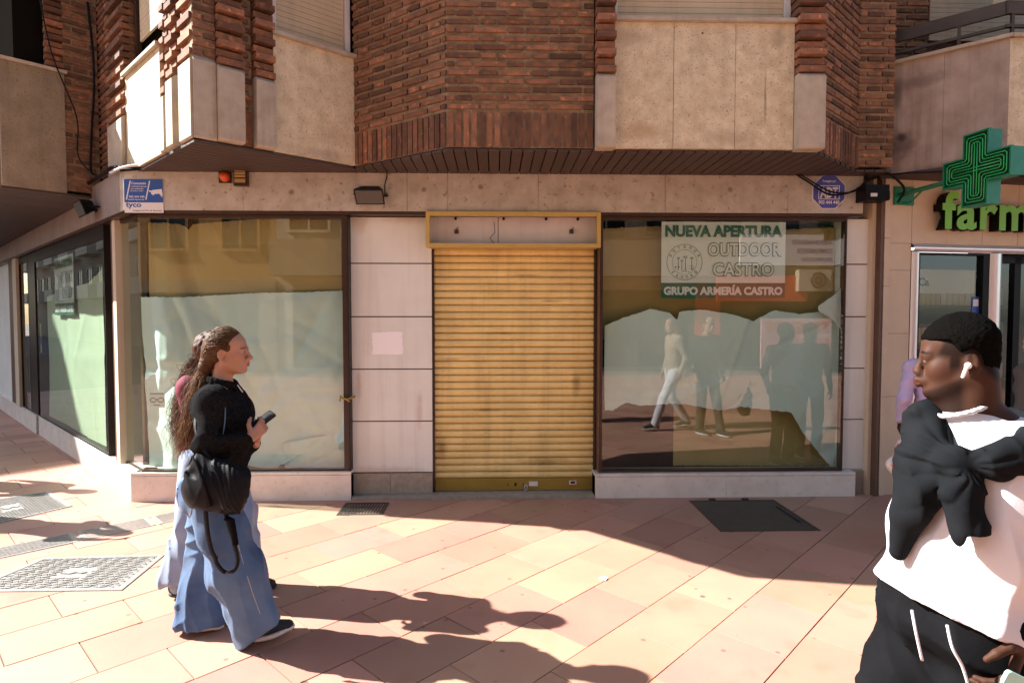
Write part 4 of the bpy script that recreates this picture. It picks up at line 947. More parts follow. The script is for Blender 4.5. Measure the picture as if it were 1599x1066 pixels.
# railing: two dark rails with posts, dark screen
for fr, L_ in ((fH, LH), (fH2, 4.5)):
    mb = MB()
    for z_, h_ in ((4.13, .025), (4.24, .11)): mb.box(.0, L_, -.075, -.045, z_, z_ + h_, fr)
    for u in np.arange(.05, L_, .5): mb.box(u, u + .025, -.07, -.05, 4.05, 4.35, fr)
    mb.build('railing', M['iron_d'], ph)
mo, br = MB(), MB()
keep_b = bld; bld = ph
fK = At((3.61, .26), (1, -.35), (-.35, -1)); 
fK = Frame((3.605, .30), (1, -.0)); 
brick_face(mo, br, fK, 0.0, .62, 4.0, ZT, 0)
bld = keep_b
mb = MB(); slats(mb, fK, .66, 1.9, 4.42, ZT, -.02); mb.build('roller_blind', M['blind'], ph)
pbox(fK, .64, 1.95, -.12, -.05, 4.05, 4.42, 'dark', 'balcony_window')
mb = MB(); slats(mb, fH2, .05, 1.2, 4.42, ZT, -.25); mb.build('roller_blind', M['blind'], ph)
def onH(px, py):
    s_ = u_at(fH, px); q = fH.p(s_, 0, 0); rr = ray(px, py); return (q[0], q[1], CAMP.z + rr.z * ((q[1] - CAMP.y) / rr.y))
for px, py, rd, cl, st, am in ((1401, 216, .05, (.015, .012, .010), (1, 1, 1), .95), (1403, 225, .13, (.07, .05, .04), (1, 1, 1.2), .7), (1393, 150, .05, (.09, .07, .055), (1, 1, 4), .6), (1382, 240, .10, (.08, .06, .045), (1, 1, 1.5), .6), (1480, 262, .2, (.12, .09, .07), (1.6, 1.6, .4), .5), (1425, 128, .15, (.11, .085, .065), (2, 2, .5), .5)): stain(M['concrete2'], onH(px, py), rd, cl, st, am, .7)
for px, py, rd, cl, st, am in ((1195, 165, .03, (.20, .14, .08), (.5, 1, 6), .5), (1215, 60, .10, (.30, .22, .13), (1, 1, 1), .5), (1195, 140, .02, (.2, .15, .09), (.5, 1, 9), .5), (1000, 205, .12, (.42, .30, .16), (1.5, 1, .7), .6), (1097, 52, .012, (.05, .03, .02), (1, 1, 1), 1), (980, 60, .14, (.36, .28, .18), (1.6, 1, .5), .5), (1140, 215, .14, (.36, .27, .17), (2, 1, .5), .5)):
    q = on_y(px, py, -.79); stain(M['concrete'], tuple(q), rd, cl, st, am, .6)
for px, py, rd, cl, st in ((505, 240, .12, (.28, .24, .2), (1.5, 1.5, .5)), (470, 180, .10, (.40, .28, .14), (1, 1, 1)), (530, 120, .12, (.33, .26, .17), (1, 1, 2))):
    q = on_y(px, py, -.35); stain(M['concrete'], tuple(q), rd, cl, st, .5, .7)
for px, py in ((750, 292), (455, 300), (1140, 296), (662, 296), (1310, 320)): q = on_y(px, py, 0); stain(M['marble'], tuple(q), .03, (.10, .07, .05), (1, 1, 1), .6, .5)
stain(M['marble'], tuple(on_y(578, 285, 0)), .16, (.60, .56, .50), (1, 1, .8), .8, .6)
for px, py, rd, st in ((560, 345, .10, (1, 1, 1.5)), (640, 340, .16, (1.6, 1, .5)), (600, 735, .18, (2.6, 1, .35)), (655, 640, .08, (.5, 1, 3)), (560, 600, .06, (.5, 1, 4))): stain(M['pinkstone'], tuple(on_y(px, py, .12)), rd, (.50, .40, .32), st, .55, .7)
for px, py, rd, st in ((700, 560, .05, (3, 1, .3)), (860, 470, .05, (3, 1, .3)), (760, 640, .06, (3, 1, .3)), (900, 600, .05, (1, 1, 3)), (820, 430, .05, (4, 1, .3)), (690, 700, .06, (1, 1, 2)), (850, 720, .10, (3, 1, .5)), (780, 520, .06, (4, 1, .25))): stain(M['gold'], tuple(on_y(px, py, .19)), rd, (.22, .13, .04), st, .6, .8)
g_ = on_ground(943, 903); mb = MB(); mb.prism([(g_.x + .03 * math.cos(a_) * random.uniform(.5, 1.2), g_.y + .03 * math.sin(a_) * random.uniform(.5, 1.2)) for a_ in np.arange(9) * .698], .001, .006); tag(mb.build('paper_scrap', M['signw'], None), 'tiny white scrap of paper lying on the sunlit paving', 'litter')
# cross
cd = Vector((.15, -.99, 0)).normalized(); cn = Vector((-.99, -.15, 0)).normalized()
cc_ = at_depth(1524, 264, 4.72)
fC = At((cc_.x, cc_.y), (cd.x, cd.y), (cn.x, cn.y)); zc = cc_.z
cr = thing('pharmacy_cross', 'green pharmacy cross with neon tube outlines on a bracket above the lettering', 'illuminated sign', (cc_.x, cc_.y, zc))
def crosspoly(r, a): return [(-a, -r), (a, -r), (a, -a), (r, -a), (r, a), (a, a), (a, r), (-a, r), (-a, a), (-r, a), (-r, -a), (-a, -a)]
def cpl(mb, r, a, n0, n1, mi=0): mb.plate([(x_, z_ + zc) for x_, z_ in crosspoly(r, a)], fC, n0, n1, mi)
RR, AA = .285, .108
mb = MB(); cpl(mb, RR - .004, AA - .004, -.115, -.012); mb.build('cross_body', M['green'], cr)
mb = MB(); cpl(mb, RR - .012, AA - .012, -.0115, -.004); mb.build('cross_face', M['dgreen'], cr)
mb = MB(); P_ = crosspoly(RR, AA); Pi = crosspoly(RR - .012, AA - .012)
for n0, n1 in ((-.0118, .012),):
    k = 12; vs = [fC.p(x_, n, z_ + zc) for n in (n0, n1) for x_, z_ in P_] + [fC.p(x_, n, z_ + zc) for n in (n0, n1) for x_, z_ in Pi]
    fs = []
    for i in range(k):
        j = (i + 1) % k; fs += [(i, j, j + k, i + k), (2 * k + i, 2 * k + j, 3 * k + j, 3 * k + i), (k + i, k + j, 3 * k + j, 3 * k + i), (i, j, 2 * k + j, 2 * k + i)]
    mb.add(vs, fs)
mb.build('cross_rim', M['green'], cr)
mb = MB()
for r_, a_ in ((.25, .078), (.228, .056), (.206, .034)):
    pts = []; P_ = crosspoly(r_, a_)
    for i, p in enumerate(P_):
        pr_, nx_ = P_[i - 1], P_[(i + 1) % 12]
        for o_ in (pr_, nx_):
            d_ = Vector((o_[0] - p[0], o_[1] - p[1])); d_ = d_.normalized() * .015; pts.append((p[0] + d_.x, p[1] + d_.y))
    mb.tube([fC.p(x_, .006, z_ + zc) for x_, z_ in pts], .0045, 6, closed=True)
for s_ in (-1, 1):
    mb.tube([fC.p(s_ * .012, .006, zc - .2), fC.p(s_ * .012, .006, zc + .2)], .0045, 6); mb.tube([fC.p(-.2, .009, zc + s_ * .012), fC.p(.2, .009, zc + s_ * .012)], .0045, 6)
mb.build('neon_tubes', M['neon'], cr, smooth=True)
bk = fP9.p(pu(1398), .0, 0); bz = pz(1398, 302)
mb = MB(); pw = Vector((bk[0], bk[1], bz - .02)); pc = Vector(fC.p(-RR, -.1, zc - .02))
mb.tube([pw, pc], .022, 4); mb.box(pu(1390), pu(1420), .002, .02, bz - .11, bz + .06, fP9); mb.tube([Vector((bk[0] + .1, bk[1] - .02, bz - .09)), pw + (pc - pw) * .5], .012, 4); mb.build('bracket', M['green'], cr)
# lettering farmacia : lime faces on black boxed letters
let = thing('sign_lettering', 'lime green raised letters reading farmacia on the pharmacy wall', 'sign lettering', fP9.p(pu(1470), 0, pz(1470, 362)))
u0_, z0_ = pu(1452), pz(1470, 361, .0); zt_ = pz(1470, 302); wl = 8 * .30
mbo = text('farmacia', fP9, u0_, z0_, 1.86, zt_ - z0_, .055, M['blackp'], 'letter_case', let, extrude=.10, bold=.028, spacing=1.1)
mbo2 = text('farmacia', fP9, u0_, z0_, 1.86, zt_ - z0_, .108, M['lime'], 'letter_face', let, extrude=.004, bold=.028, spacing=1.1)

# ------------------------------------------------------------------ buildings across the street (seen in the glass)
def facade(root, fr, L, H, m, bays, floors, wm, z_first=4.6, fh=3.1, ww=1.1, wh=1.6, surround=None, skip=()):
    for f_ in range(floors):
        for b_ in range(bays):
            if (f_, b_) in skip: continue
            u = L * (b_ + .5) / bays; z = z_first + f_ * fh
            mb = MB(); t = .09; s_ = surround or 'cream'
            mb.box(u - ww / 2 - t, u - ww / 2, .0, .06, z - t, z + wh + t, fr); mb.box(u + ww / 2, u + ww / 2 + t, .0, .06, z - t, z + wh + t, fr)
            mb.box(u - ww / 2, u + ww / 2, .0, .06, z + wh, z + wh + t, fr); mb.box(u - ww / 2, u + ww / 2, .0, .10, z - t, z, fr); mb.box(u - .03, u + .03, .005, .03, z, z + wh, fr)
            w_ = mb.build('window', M[s_], root)
            mb = MB(); mb.box(u - ww / 2, u + ww / 2, .002, .012, z, z + wh, fr); mb.build('window_pane', M[wm], w_)
ob = thing('ocher_building', 'ocher rendered building across the street seen reflected in the corner window', 'building', (-11, -14, 0))
fB1 = At((-7.0, -14), (-1, 0), (0, 1))
mb = MB(); mb.box(0, 9, -6, 0, 0, 12, fB1); mb.build('wall', M['ocher'], ob); mb = MB(); mb.box(-.0, 9.1, -6, .25, 12.01, 12.3, fB1); mb.build('roof', M['tan'], ob)
facade(ob, fB1, 9, 12, 'ocher', 4, 3, 'winglass', z_first=3.9, surround='ocher')
mb = MB(); mb.box(0, 9, .0, .05, 0, 2.9, fB1); mb.build('shopfront', M['tan'], ob); mb = MB(); mb.box(.6, 8.6, .051, .06, .3, 2.5, fB1); mb.build('shop_glass', M['winglass'], ob)
c2 = thing('cream_building', 'cream building with bands of balconies across the street seen reflected in the windows', 'building', (0, -14, 0))
fB2 = At((16, -14), (-1, 0), (0, 1))
mb = MB(); mb.box(0, 22.99, -6, 0, 0, 11, fB2); mb.build('wall', M['cream'], c2)
for z_ in (3.0, 6.2, 9.3):
    mb = MB(); mb.box(0, 22.9, .001, .9, z_, z_ + .25, fB2); mb.box(0, 22.9, .82, .9, z_ + .25, z_ + 1.1, fB2); mb.build('balcony', M['tan' if z_ < 4 else 'cream'], c2)
facade(c2, fB2, 22.9, 11, 'cream', 12, 2, 'winglass', z_first=4.5, fh=3.1, ww=1.2, wh=1.5)
mb = MB(); mb.box(.5, 22.5, .001, .02, .1, 2.6, fB2); mb.build('shopfront', M['dark'], c2)
def XB(px): return on_y(px, 500, 14).x      # mirrored position of a reflected column
def ZB_(px, py): return on_y(px, py, 14).z
# white fascia sign across the street
def card(name, label, cat, px0, px1, py0, py1, m, n=.95):
    x_0, x_1 = XB(px0), XB(px1); z_0, z_1 = ZB_((px0 + px1) / 2, py1), ZB_((px0 + px1) / 2, py0); mb = MB(); mb.box(16 - x_1, 16 - x_0, n, n + .06, z_0, z_1, fB2)
    o = mb.build(name, M[m], None); tag(o, label, cat); return o, 16 - x_1, 16 - x_0, z_0, z_1
def XB(px): return on_y(px, 500, 13).x
def ZB_(px, py): return on_y(px, py, 13).z
o, ua, ub_, za, zb = card('shop_sign', 'long white shop sign with purple words across the street', 'sign', 1155, 1345, 366, 414, 'signw', 1.0)
hh = zb - za
M['purple'] = mat('purple_ink', (.12, .09, .35), .5)
for s_, z_, w__ in (('ASESORAMIENTO', .68, 1.25), ('COMPLEMENTOS', .40, 1.1), ('PROTECCIÓN', .13, .95)): text(s_, fB2, ua + .95, za + hh * z_, w__, .14, 1.065, M['purple'], 'lettering', o, bold=.01)
o, ua, ub_, za, zb = card('shop_fascia', 'orange shop fascia above a doorway across the street', 'sign', 1120, 1262, 430, 470, 'red', .98)
o, ua, ub_, za, zb = card('shop_column', 'orange panel beside the shop entrance across the street', 'panel', 1095, 1135, 440, 540, 'red', .5)
o, ua, ub_, za, zb = card('sale_poster', 'pink poster with red capital letters across the street', 'poster', 1190, 1300, 497, 590, 'pink', 1.0)
text('SE VENDE', fB2, ua + .12, zb - .45, ub_ - ua - .24, .35, 1.065, M['red'], 'lettering', o, bold=.03); text('LOCAL', fB2, ua + .12, zb - .95, (ub_ - ua) * .6, .35, 1.065, M['red'], 'lettering', o, bold=.03)
o, ua, ub_, za, zb = card('vertical_sign', 'narrow dark sign with vertical white letters across the street', 'sign', 1308, 1322, 490, 570, 'bronze', 1.1)
for i, ch in enumerate('PELUQUERIA'): text(ch, fB2, ua + .04, zb - (i + 1) * (zb - za) / 10 + .02, (ub_ - ua) * .6, (zb - za) / 10 * .72, 1.165, M['signw'], 'lettering', o, bold=.03)
acx = 16 - XB(1268); acz = ZB_(1268, 438)
ac = thing('air_conditioner', 'beige air conditioning unit with a round fan on the wall across the street', 'air conditioner', fB2.p(acx, 1, acz - .3))
mb = MB(); mb.box(acx - .5, acx + .5, .95, 1.25, acz - .33, acz + .33, fB2); mb.build('case', M['cream'], ac); mb = MB(); mb.tube([fB2.p(acx - .1 + .22 * math.cos(t), 1.26, acz + .22 * math.sin(t)) for t in np.linspace(0, 6.28, 20)[:-1]], .03, 6, closed=True); mb.tube([fB2.p(acx - .1 + .1 * math.cos(t), 1.26, acz + .1 * math.sin(t)) for t in np.linspace(0, 6.28, 12)[:-1]], .03, 6, closed=True); mb.build('fan', M['bronze'], ac)
# street wing opposite the side street
lb = thing('side_street_building', 'tall brown apartment block on the far side of the side street', 'building', FW_.p(30, 8.94, 0))
fB3 = At(FW_.p(17.7, 8.94, 0)[:2], (-1, 1), (1, 1))
mb = MB(); mb.box(0, 50, -12, 0, 0, 14.4, fB3); mb.build('wall', M['tan'], lb)
facade(lb, fB3, 50, 14, 'tan', 18, 4, 'winglass', z_first=3.6, fh=2.9, ww=1.3, wh=1.5)
for z_ in (3.0, 5.9, 8.8):
    mb = MB(); 
    for u in np.arange(1.2, 48, 5.55): mb.box(u, u + 3.2, .001, .8, z_, z_ + .9, fB3)
    mb.build('balcony', M['cream'], lb)
print('static built', len(bpy.data.objects))
# ------------------------------------------------------------------ figures: signed distance shapes turned into one continuous skin
def V(*a): return np.array(a, dtype=float)
class Shape:
    def __init__(s): s.ops = []
    def _bb(s, pts, r): 
        pts = np.array(pts); s.lo = np.minimum(getattr(s, 'lo', pts.min(0) - r), pts.min(0) - r); s.hi = np.maximum(getattr(s, 'hi', pts.max(0) + r), pts.max(0) + r)
    def cap(s, a, b, ra, rb, k=.02, sub=False, sq=None):      # tapered capsule; sq=(axis, factor) flattens it
        a, b = np.array(a, float), np.array(b, float)
        if not sub: s._bb([a, b], max(ra, rb))
        s.ops.append(('cap', a, b, ra, rb, k, sub, sq)); return s
    def ell(s, c, r, k=.02, rot=None, sub=False):
        c = np.array(c, float); r = np.array(r if hasattr(r, '__len__') else (r, r, r), float)
        if not sub: s._bb([c], r.max())
        s.ops.append(('ell', c, r, rot, None, k, sub, None)); return s
    def plane(s, p, n): s.ops.append(('plane', np.array(p, float), np.array(n, float) / np.linalg.norm(n), 0, 0, 0, True, None)); return s
    def func(s, f): s.ops.append(('func', f, 0, 0, 0, 0, False, None)); return s
    def d(s, P):
        D = np.full(len(P), 1e3)
        for (t, a, b, c, e, k, sub, sq) in s.ops:
            if t == 'cap':
                Q_, A, B = P, a, b
                if sq is not None:
                    ax = np.array(sq[0], float); ax = ax / np.linalg.norm(ax); f = 1 / sq[1] - 1
                    pa = P - a; Q_ = a + pa + np.outer(pa @ ax, ax) * f; B = a + (b - a) + ax * ((b - a) @ ax) * f
                ab = B - A; L = ab @ ab + 1e-12; h = np.clip(((Q_ - A) @ ab) / L, 0, 1)
                v = Q_ - A - h[:, None] * ab; dd = np.sqrt((v * v).sum(1)) - (c + (e - c) * h)
                if sq is not None: dd = dd * min(1, sq[1])
            elif t == 'ell':
                q = P - a
                if c is not None: q = q @ c
                k0 = np.sqrt(((q / b) ** 2).sum(1)); k1 = np.sqrt(((q / (b * b)) ** 2).sum(1)) + 1e-9; dd = k0 * (k0 - 1) / k1
            elif t == 'plane': D = np.maximum(D, (P - a) @ b); continue
            else: D = a(P, D); continue
            if sub:
                if k > 0: h = np.maximum(k - np.abs(D + dd), 0) / k; D = np.maximum(D, -dd) + h * h * k / 4
                else: D = np.maximum(D, -dd)
            else:
                if k > 0: h = np.maximum(k - np.abs(D - dd), 0) / k; D = np.minimum(D, dd) - h * h * k / 4
                else: D = np.minimum(D, dd)
        return D
    def mesh(s, h):
        lo, hi = s.lo - 3 * h, s.hi + 3 * h; B = 8
        nb = np.ceil((hi - lo) / (h * B)).astype(int) + 1; n = nb * B
        g = [lo[i] + (np.arange(nb[i]) + .5) * B * h for i in range(3)]
        G = np.stack(np.meshgrid(*g, indexing='ij'), -1).reshape(-1, 3); cd_ = s.d(G)
        act = np.abs(cd_) < B * h * 1.25
        F = np.where(cd_ > 0, 1., -1.).reshape(nb).repeat(B, 0).repeat(B, 1).repeat(B, 2).astype(np.float32)
        idx = np.argwhere(act.reshape(nb)); loc_ = np.stack(np.meshgrid(*[np.arange(B)] * 3, indexing='ij'), -1).reshape(-1, 3)
        for c0 in range(0, len(idx), 600):
            ii = (idx[c0:c0 + 600, None, :] * B + loc_[None]).reshape(-1, 3)
            F[ii[:, 0], ii[:, 1], ii[:, 2]] = s.d(lo + (ii + .5) * h)
        return surface_net(F, lo + .5 * h, h)
def surface_net(F, lo, h):
    S = F < 0; nx, ny, nz = F.shape
    c = S[:-1, :-1, :-1].astype(np.int8)
    for d_ in ((1, 0, 0), (0, 1, 0), (0, 0, 1), (1, 1, 0), (1, 0, 1), (0, 1, 1), (1, 1, 1)): c = c + S[d_[0]:nx - 1 + d_[0], d_[1]:ny - 1 + d_[1], d_[2]:nz - 1 + d_[2]]
    cells = np.argwhere((c > 0) & (c < 8)); ID = np.full((nx - 1, ny - 1, nz - 1), -1, np.int32); ID[cells[:, 0], cells[:, 1], cells[:, 2]] = np.arange(len(cells))
    acc = np.zeros((len(cells), 3)); cnt = np.zeros(len(cells))
    co = [(i, j, k) for i in (0, 1) for j in (0, 1) for k in (0, 1)]
    for a in range(8):
        for b in range(a + 1, 8):
            df = [abs(co[a][i] - co[b][i]) for i in range(3)]
            if sum(df) != 1: continue
            A, Bc = cells + co[a], cells + co[b]; fa, fb = F[A[:, 0], A[:, 1], A[:, 2]], F[Bc[:, 0], Bc[:, 1], Bc[:, 2]]
            m = (fa < 0) != (fb < 0); t = np.where(m, fa / np.where(np.abs(fa - fb) < 1e-9, 1, fa - fb), 0)
            acc += np.where(m[:, None], np.array(co[a]) + t[:, None] * (np.array(co[b]) - np.array(co[a])), 0); cnt += m
    Vt = lo + (cells + acc / cnt[:, None]) * h
    faces = []
    for ax in range(3):
        sl0 = [slice(1, -1)] * 3; sl0[ax] = slice(0, -1); sl1 = [slice(1, -1)] * 3; sl1[ax] = slice(1, None)
        A, Bc = S[tuple(sl0)], S[tuple(sl1)]; e = np.argwhere(A != Bc); 
        off = np.array([1, 1, 1]); off[ax] = 0; e0 = e + off; o1, o2 = [i for i in range(3) if i != ax]
        def at(d1, d2): q = e0.copy(); q[:, o1] -= d1; q[:, o2] -= d2; return ID[q[:, 0], q[:, 1], q[:, 2]]
        q = np.stack([at(1, 1), at(0, 1), at(0, 0), at(1, 0)], 1)
        ins = A[e[:, 0], e[:, 1], e[:, 2]]; flip = ins if ax != 1 else ~ins
        q[~flip] = q[~flip][:, ::-1]; faces.append(q)
    fs = np.concatenate(faces); fs = fs[(fs >= 0).all(1)]
    return Vt, fs
def flesh(name, shape, h, mats, parent, relax=2, matfn=None, colfn=None):
    v, f = shape.mesh(h)
    # light smoothing
    n = len(v); e = np.concatenate([f[:, [0, 1]], f[:, [1, 2]], f[:, [2, 3]], f[:, [3, 0]]])
    for _ in range(relax):
        s_ = np.zeros_like(v); c_ = np.zeros(n)
        np.add.at(s_, e[:, 0], v[e[:, 1]]); np.add.at(s_, e[:, 1], v[e[:, 0]]); np.add.at(c_, e[:, 0], 1); np.add.at(c_, e[:, 1], 1)
        v = v * .5 + .5 * s_ / np.maximum(c_, 1)[:, None]
    me = bpy.data.meshes.new(name); me.vertices.add(n); me.vertices.foreach_set('co', v.astype(np.float32).ravel())
    me.loops.add(len(f) * 4); me.loops.foreach_set('vertex_index', f.astype(np.int32).ravel()); me.polygons.add(len(f))
    me.polygons.foreach_set('loop_start', np.arange(len(f), dtype=np.int32) * 4); me.polygons.foreach_set('loop_total', np.full(len(f), 4, np.int32))
    me.polygons.foreach_set('use_smooth', np.ones(len(f), bool))
    for m in (mats if isinstance(mats, (list, tuple)) else [mats]): me.materials.append(m)
    if colfn is not None:
        at = me.color_attributes.new('tint', 'FLOAT_COLOR', 'POINT'); c4 = np.ones((n, 4), np.float32); c4[:, :3] = colfn(v); at.data.foreach_set('color', c4.ravel())
    me.update(calc_edges=True); me.validate()
    return link(name, me, parent)
def wave(P, seed, freq, n=6):
    r = np.random.default_rng(seed); o = np.zeros(len(P))
    for _ in range(n):
        k = r.normal(0, 1, 3); k *= freq / np.linalg.norm(k) * r.uniform(.6, 1.5); o += np.sin(P @ k + r.uniform(0, 6.3)); 
    return o / n ** .5
def folds(amp, seed, freq, axis=None, n=4):
    r = np.random.default_rng(seed); ks = []
    for i in range(n):
        k = r.normal(0, 1, 3)
        if axis is not None: a = np.array(axis, float); a /= np.linalg.norm(a); k -= a * (k @ a) * .8
        ks.append((k / np.linalg.norm(k) * freq * (1.1 + .55 * i), r.uniform(0, 6.3), r.normal(0, 1, 3) * freq * .35, r.uniform(0, 6.3)))
    def f(P, D):
        w = wave(P, seed + 9, 11, 4) * 1.6; o = np.zeros(len(P))
        for k, ph, k2, p2 in ks: o += (.75 - 1.5 * np.abs(np.sin((P @ k + w + ph) / 2)) ** .7) * np.clip(.55 + .75 * np.sin(P @ k2 + p2), 0, 1)
        return D - amp * o
    return f
def tintmat(name, base, rough=.5, sss=.12, spec=.4, bump=.12, bs=260):
    m = mat(name, base, rough, bump=bump, bs=bs, spec=spec, sss=sss); N = m.node_tree.nodes; L = m.node_tree.links
    a = N.new('ShaderNodeAttribute'); a.attribute_name = 'tint'; x = N.new('ShaderNodeMix'); x.data_type = 'RGBA'; x.blend_type = 'MULTIPLY'; x.inputs[0].default_value = 1
    b = N['Principled BSDF']; src_ = b.inputs['Base Color'].links[0].from_socket; L.new(src_, x.inputs[6]); L.new(a.outputs['Color'], x.inputs[7]); L.new(x.outputs[2], b.inputs['Base Color']); return m
M['skin_l'] = tintmat('light_skin', (.40, .215, .14), .55, spec=.3)
M['skin_d'] = tintmat('dark_skin', (.050, .0215, .013), .6, .04, .14)
M['hair_b'] = mat('brown_hair', (.058, .028, .013), .6, (.10, .05, .022), 40, .7, .5, 300, spec=.2)
M['hair_bl'] = mat('golden_brown_strands', (.22, .11, .046), .55, (.06, .028, .012), 14, .8, spec=.2)  # paler golden-brown strands mixed into the hair
M['hair_d'] = mat('dark_curls', (.045, .020, .012), .5, (.09, .035, .02), 40, .7, .6, 260, spec=.15)
M['afro'] = mat('short_black_hair', (.004, .0037, .0035), 1, (.008, .0075, .007), 160, .6, 2.5, 300, spec=.02)
M['knit'] = mat('black_knit', (.006, .006, .0065), .95, (.026, .026, .027), 75, .6, .8, 420, spec=.03)
M['black_cloth'] = mat('black_cloth', (.005, .0052, .006), .85, (.010, .0105, .012), 10, .5, .4, 500, spec=.03)
M['grey_cloth'] = mat('charcoal_cloth', (.0075, .0085, .010), .9, (.013, .0145, .017), 8, .5, .4, 500, spec=.03)
M['tee'] = mat('white_cotton', (.60, .595, .63), .85, (.56, .555, .60), 7, .4, .25, 400, sheen=.1)
M['magenta'] = mat('magenta_top', (.16, .008, .028), .85, (.12, .006, .022), 9, .5, .4, 400)
M['nylon'] = mat('black_nylon', (.004, .0043, .006), .5, (.007, .0075, .010), 30, .6, .5, 240, spec=.12)
M['lilac'] = mat('lilac_shirt', (.42, .36, .58), .8, (.36, .31, .52), 9, .5, .3, 400)
M['rubber'] = mat('shoe_black', (.018, .018, .018), .7, bump=.4, bs=300)
M['sole'] = mat('shoe_sole', (.72, .70, .66), .6)
M['gum'] = mat('gum_sole', (.45, .20, .06), .6)
M['eye'] = mat('eye_white', (.13, .11, .10), .5); M['iris'] = mat('iris', (.03, .015, .008), .15)
M['plastic_w'] = mat('white_plastic_bag', (.62, .58, .56), .35, (.55, .48, .45), 8, .5, .3, 90)
M['teal'] = mat('pale_teal_case', (.33, .62, .56), .4)
M['slate'] = mat('slate_trousers', (.06, .055, .05), .85)
def denim(name, c1, c2):
    m = mat(name, c1, .85, c2, 3.2, .9, .6, 700, sheen=.1); return m
M['denim'] = denim('blue_denim', (.034, .085, .195), (.10, .195, .345)); M['denim_l'] = denim('pale_denim', (.20, .27, .40), (.33, .40, .52))
M['stitch'] = mat('stitching', (.35, .36, .38), .8)

class Pose:   # picture-aligned helper axes for a figure standing at distance d: J(px, py, dd) is a joint dd metres behind that distance
    def __init__(s, d): s.d = d
    def __call__(s, px, py, dd=0.0): p = at_depth(px, py, s.d + dd); return V(p.x, p.y, p.z)
def basis(f, up=(0, 0, 1)):
    f = np.array(f, float); f /= np.linalg.norm(f); l = np.cross(up, f); l /= np.linalg.norm(l); u = np.cross(f, l); return np.stack([f, l, u], 1)   # columns forward, left, up
def head_ops(S, c, B, k=1.0, female=True, beard=False, skull=1.0):
    """head around eye-level centre c; B columns are forward, left, up; k scales"""
    T = lambda x, y, z: c + B @ (V(x, y, z) * k)
    E = lambda x, y, z, rx, ry, rz, kk=.02, sub=False: S.ell(T(x, y, z), V(rx, ry, rz) * k, kk * k, rot=B, sub=sub)
    E(-.018 * skull, 0, .032, .094 - .09 * (1 - skull), .074, .086); E(.018 if female else .026, 0, .040 if female else .044, .068, .066, .060, .03)
    E(.022, 0, -.035, .062, .056, .078, .03); E(.032, 0, -.078, .048, .045 if female else .050, .034, .025)
    S.cap(T(-.005, .048, -.055), T(.055, .024, -.098), .020 * k, .016 * k, .028 * k); S.cap(T(-.005, -.048, -.055), T(.055, -.024, -.098), .020 * k, .016 * k, .028 * k)
    E(.072, 0, -.100, .017, .019, .015, .02)
    for sy in (-1, 1):
        E(.052, sy * .040, -.030, .028, .022, .026, .03); E(.100, sy * .031, .000, .017, .019, .013, .014, True); E(.078, sy * .031, -.001, .0125, .0135, .0125, .004)
        S.cap(T(.074, sy * .042, .006), T(.0895, sy * .022, .0085), .0040 * k, .0048 * k, .008 * k); S.cap(T(.074, sy * .040, -.012), T(.086, sy * .022, -.012), .003 * k, .003 * k, .006 * k)
        E(.098, sy * .0125, -.041, .0105, .0075, .0085, .008)
        E(-.020, sy * .0745, -.008, .0175, .007, .030, .008); E(-.016, sy * .0835, -.006, .010, .006, .019, .006, True); E(-.018, sy * .078, -.036, .009, .006, .010, .008)
    S.cap(T(.078, -.034, .018), T(.078, .034, .018), (.0105 if female else .013) * k, (.0105 if female else .013) * k, .02 * k)
    S.cap(T(.088, 0, .010), T(.110 if female else .103, 0, -.034), .0070 * k, .0105 * k, .014 * k)
    E(.110 if female else .103, 0, -.037, .0105, .0105 if female else .016, .0095, .008); E(.106, .006, -.047, .004, .003, .004, .003, True); E(.106, -.006, -.047, .004, .003, .004, .003, True)
    lip = .0 if female else .004
    E(.086, 0, -.063, .014, .026, .018, .015)
    S.cap(T(.093 + lip, -.017, -.064), T(.0995 + lip, 0, -.0625), .0035 * k, (.0052 + lip) * k, .005 * k); S.cap(T(.093 + lip, .017, -.064), T(.0995 + lip, 0, -.0625), .0035 * k, (.0052 + lip) * k, .005 * k)
    S.cap(T(.092 + lip, -.013, -.0735), T(.0965 + lip, 0, -.0745), .004 * k, (.0062 + lip) * k, .005 * k); S.cap(T(.092 + lip, .013, -.0735), T(.0965 + lip, 0, -.0745), .004 * k, (.0062 + lip) * k, .005 * k)
    S.cap(T(.101, -.018, -.0688), T(.101, .018, -.0688), .0016 * k, .0016 * k, .003 * k, sub=True)
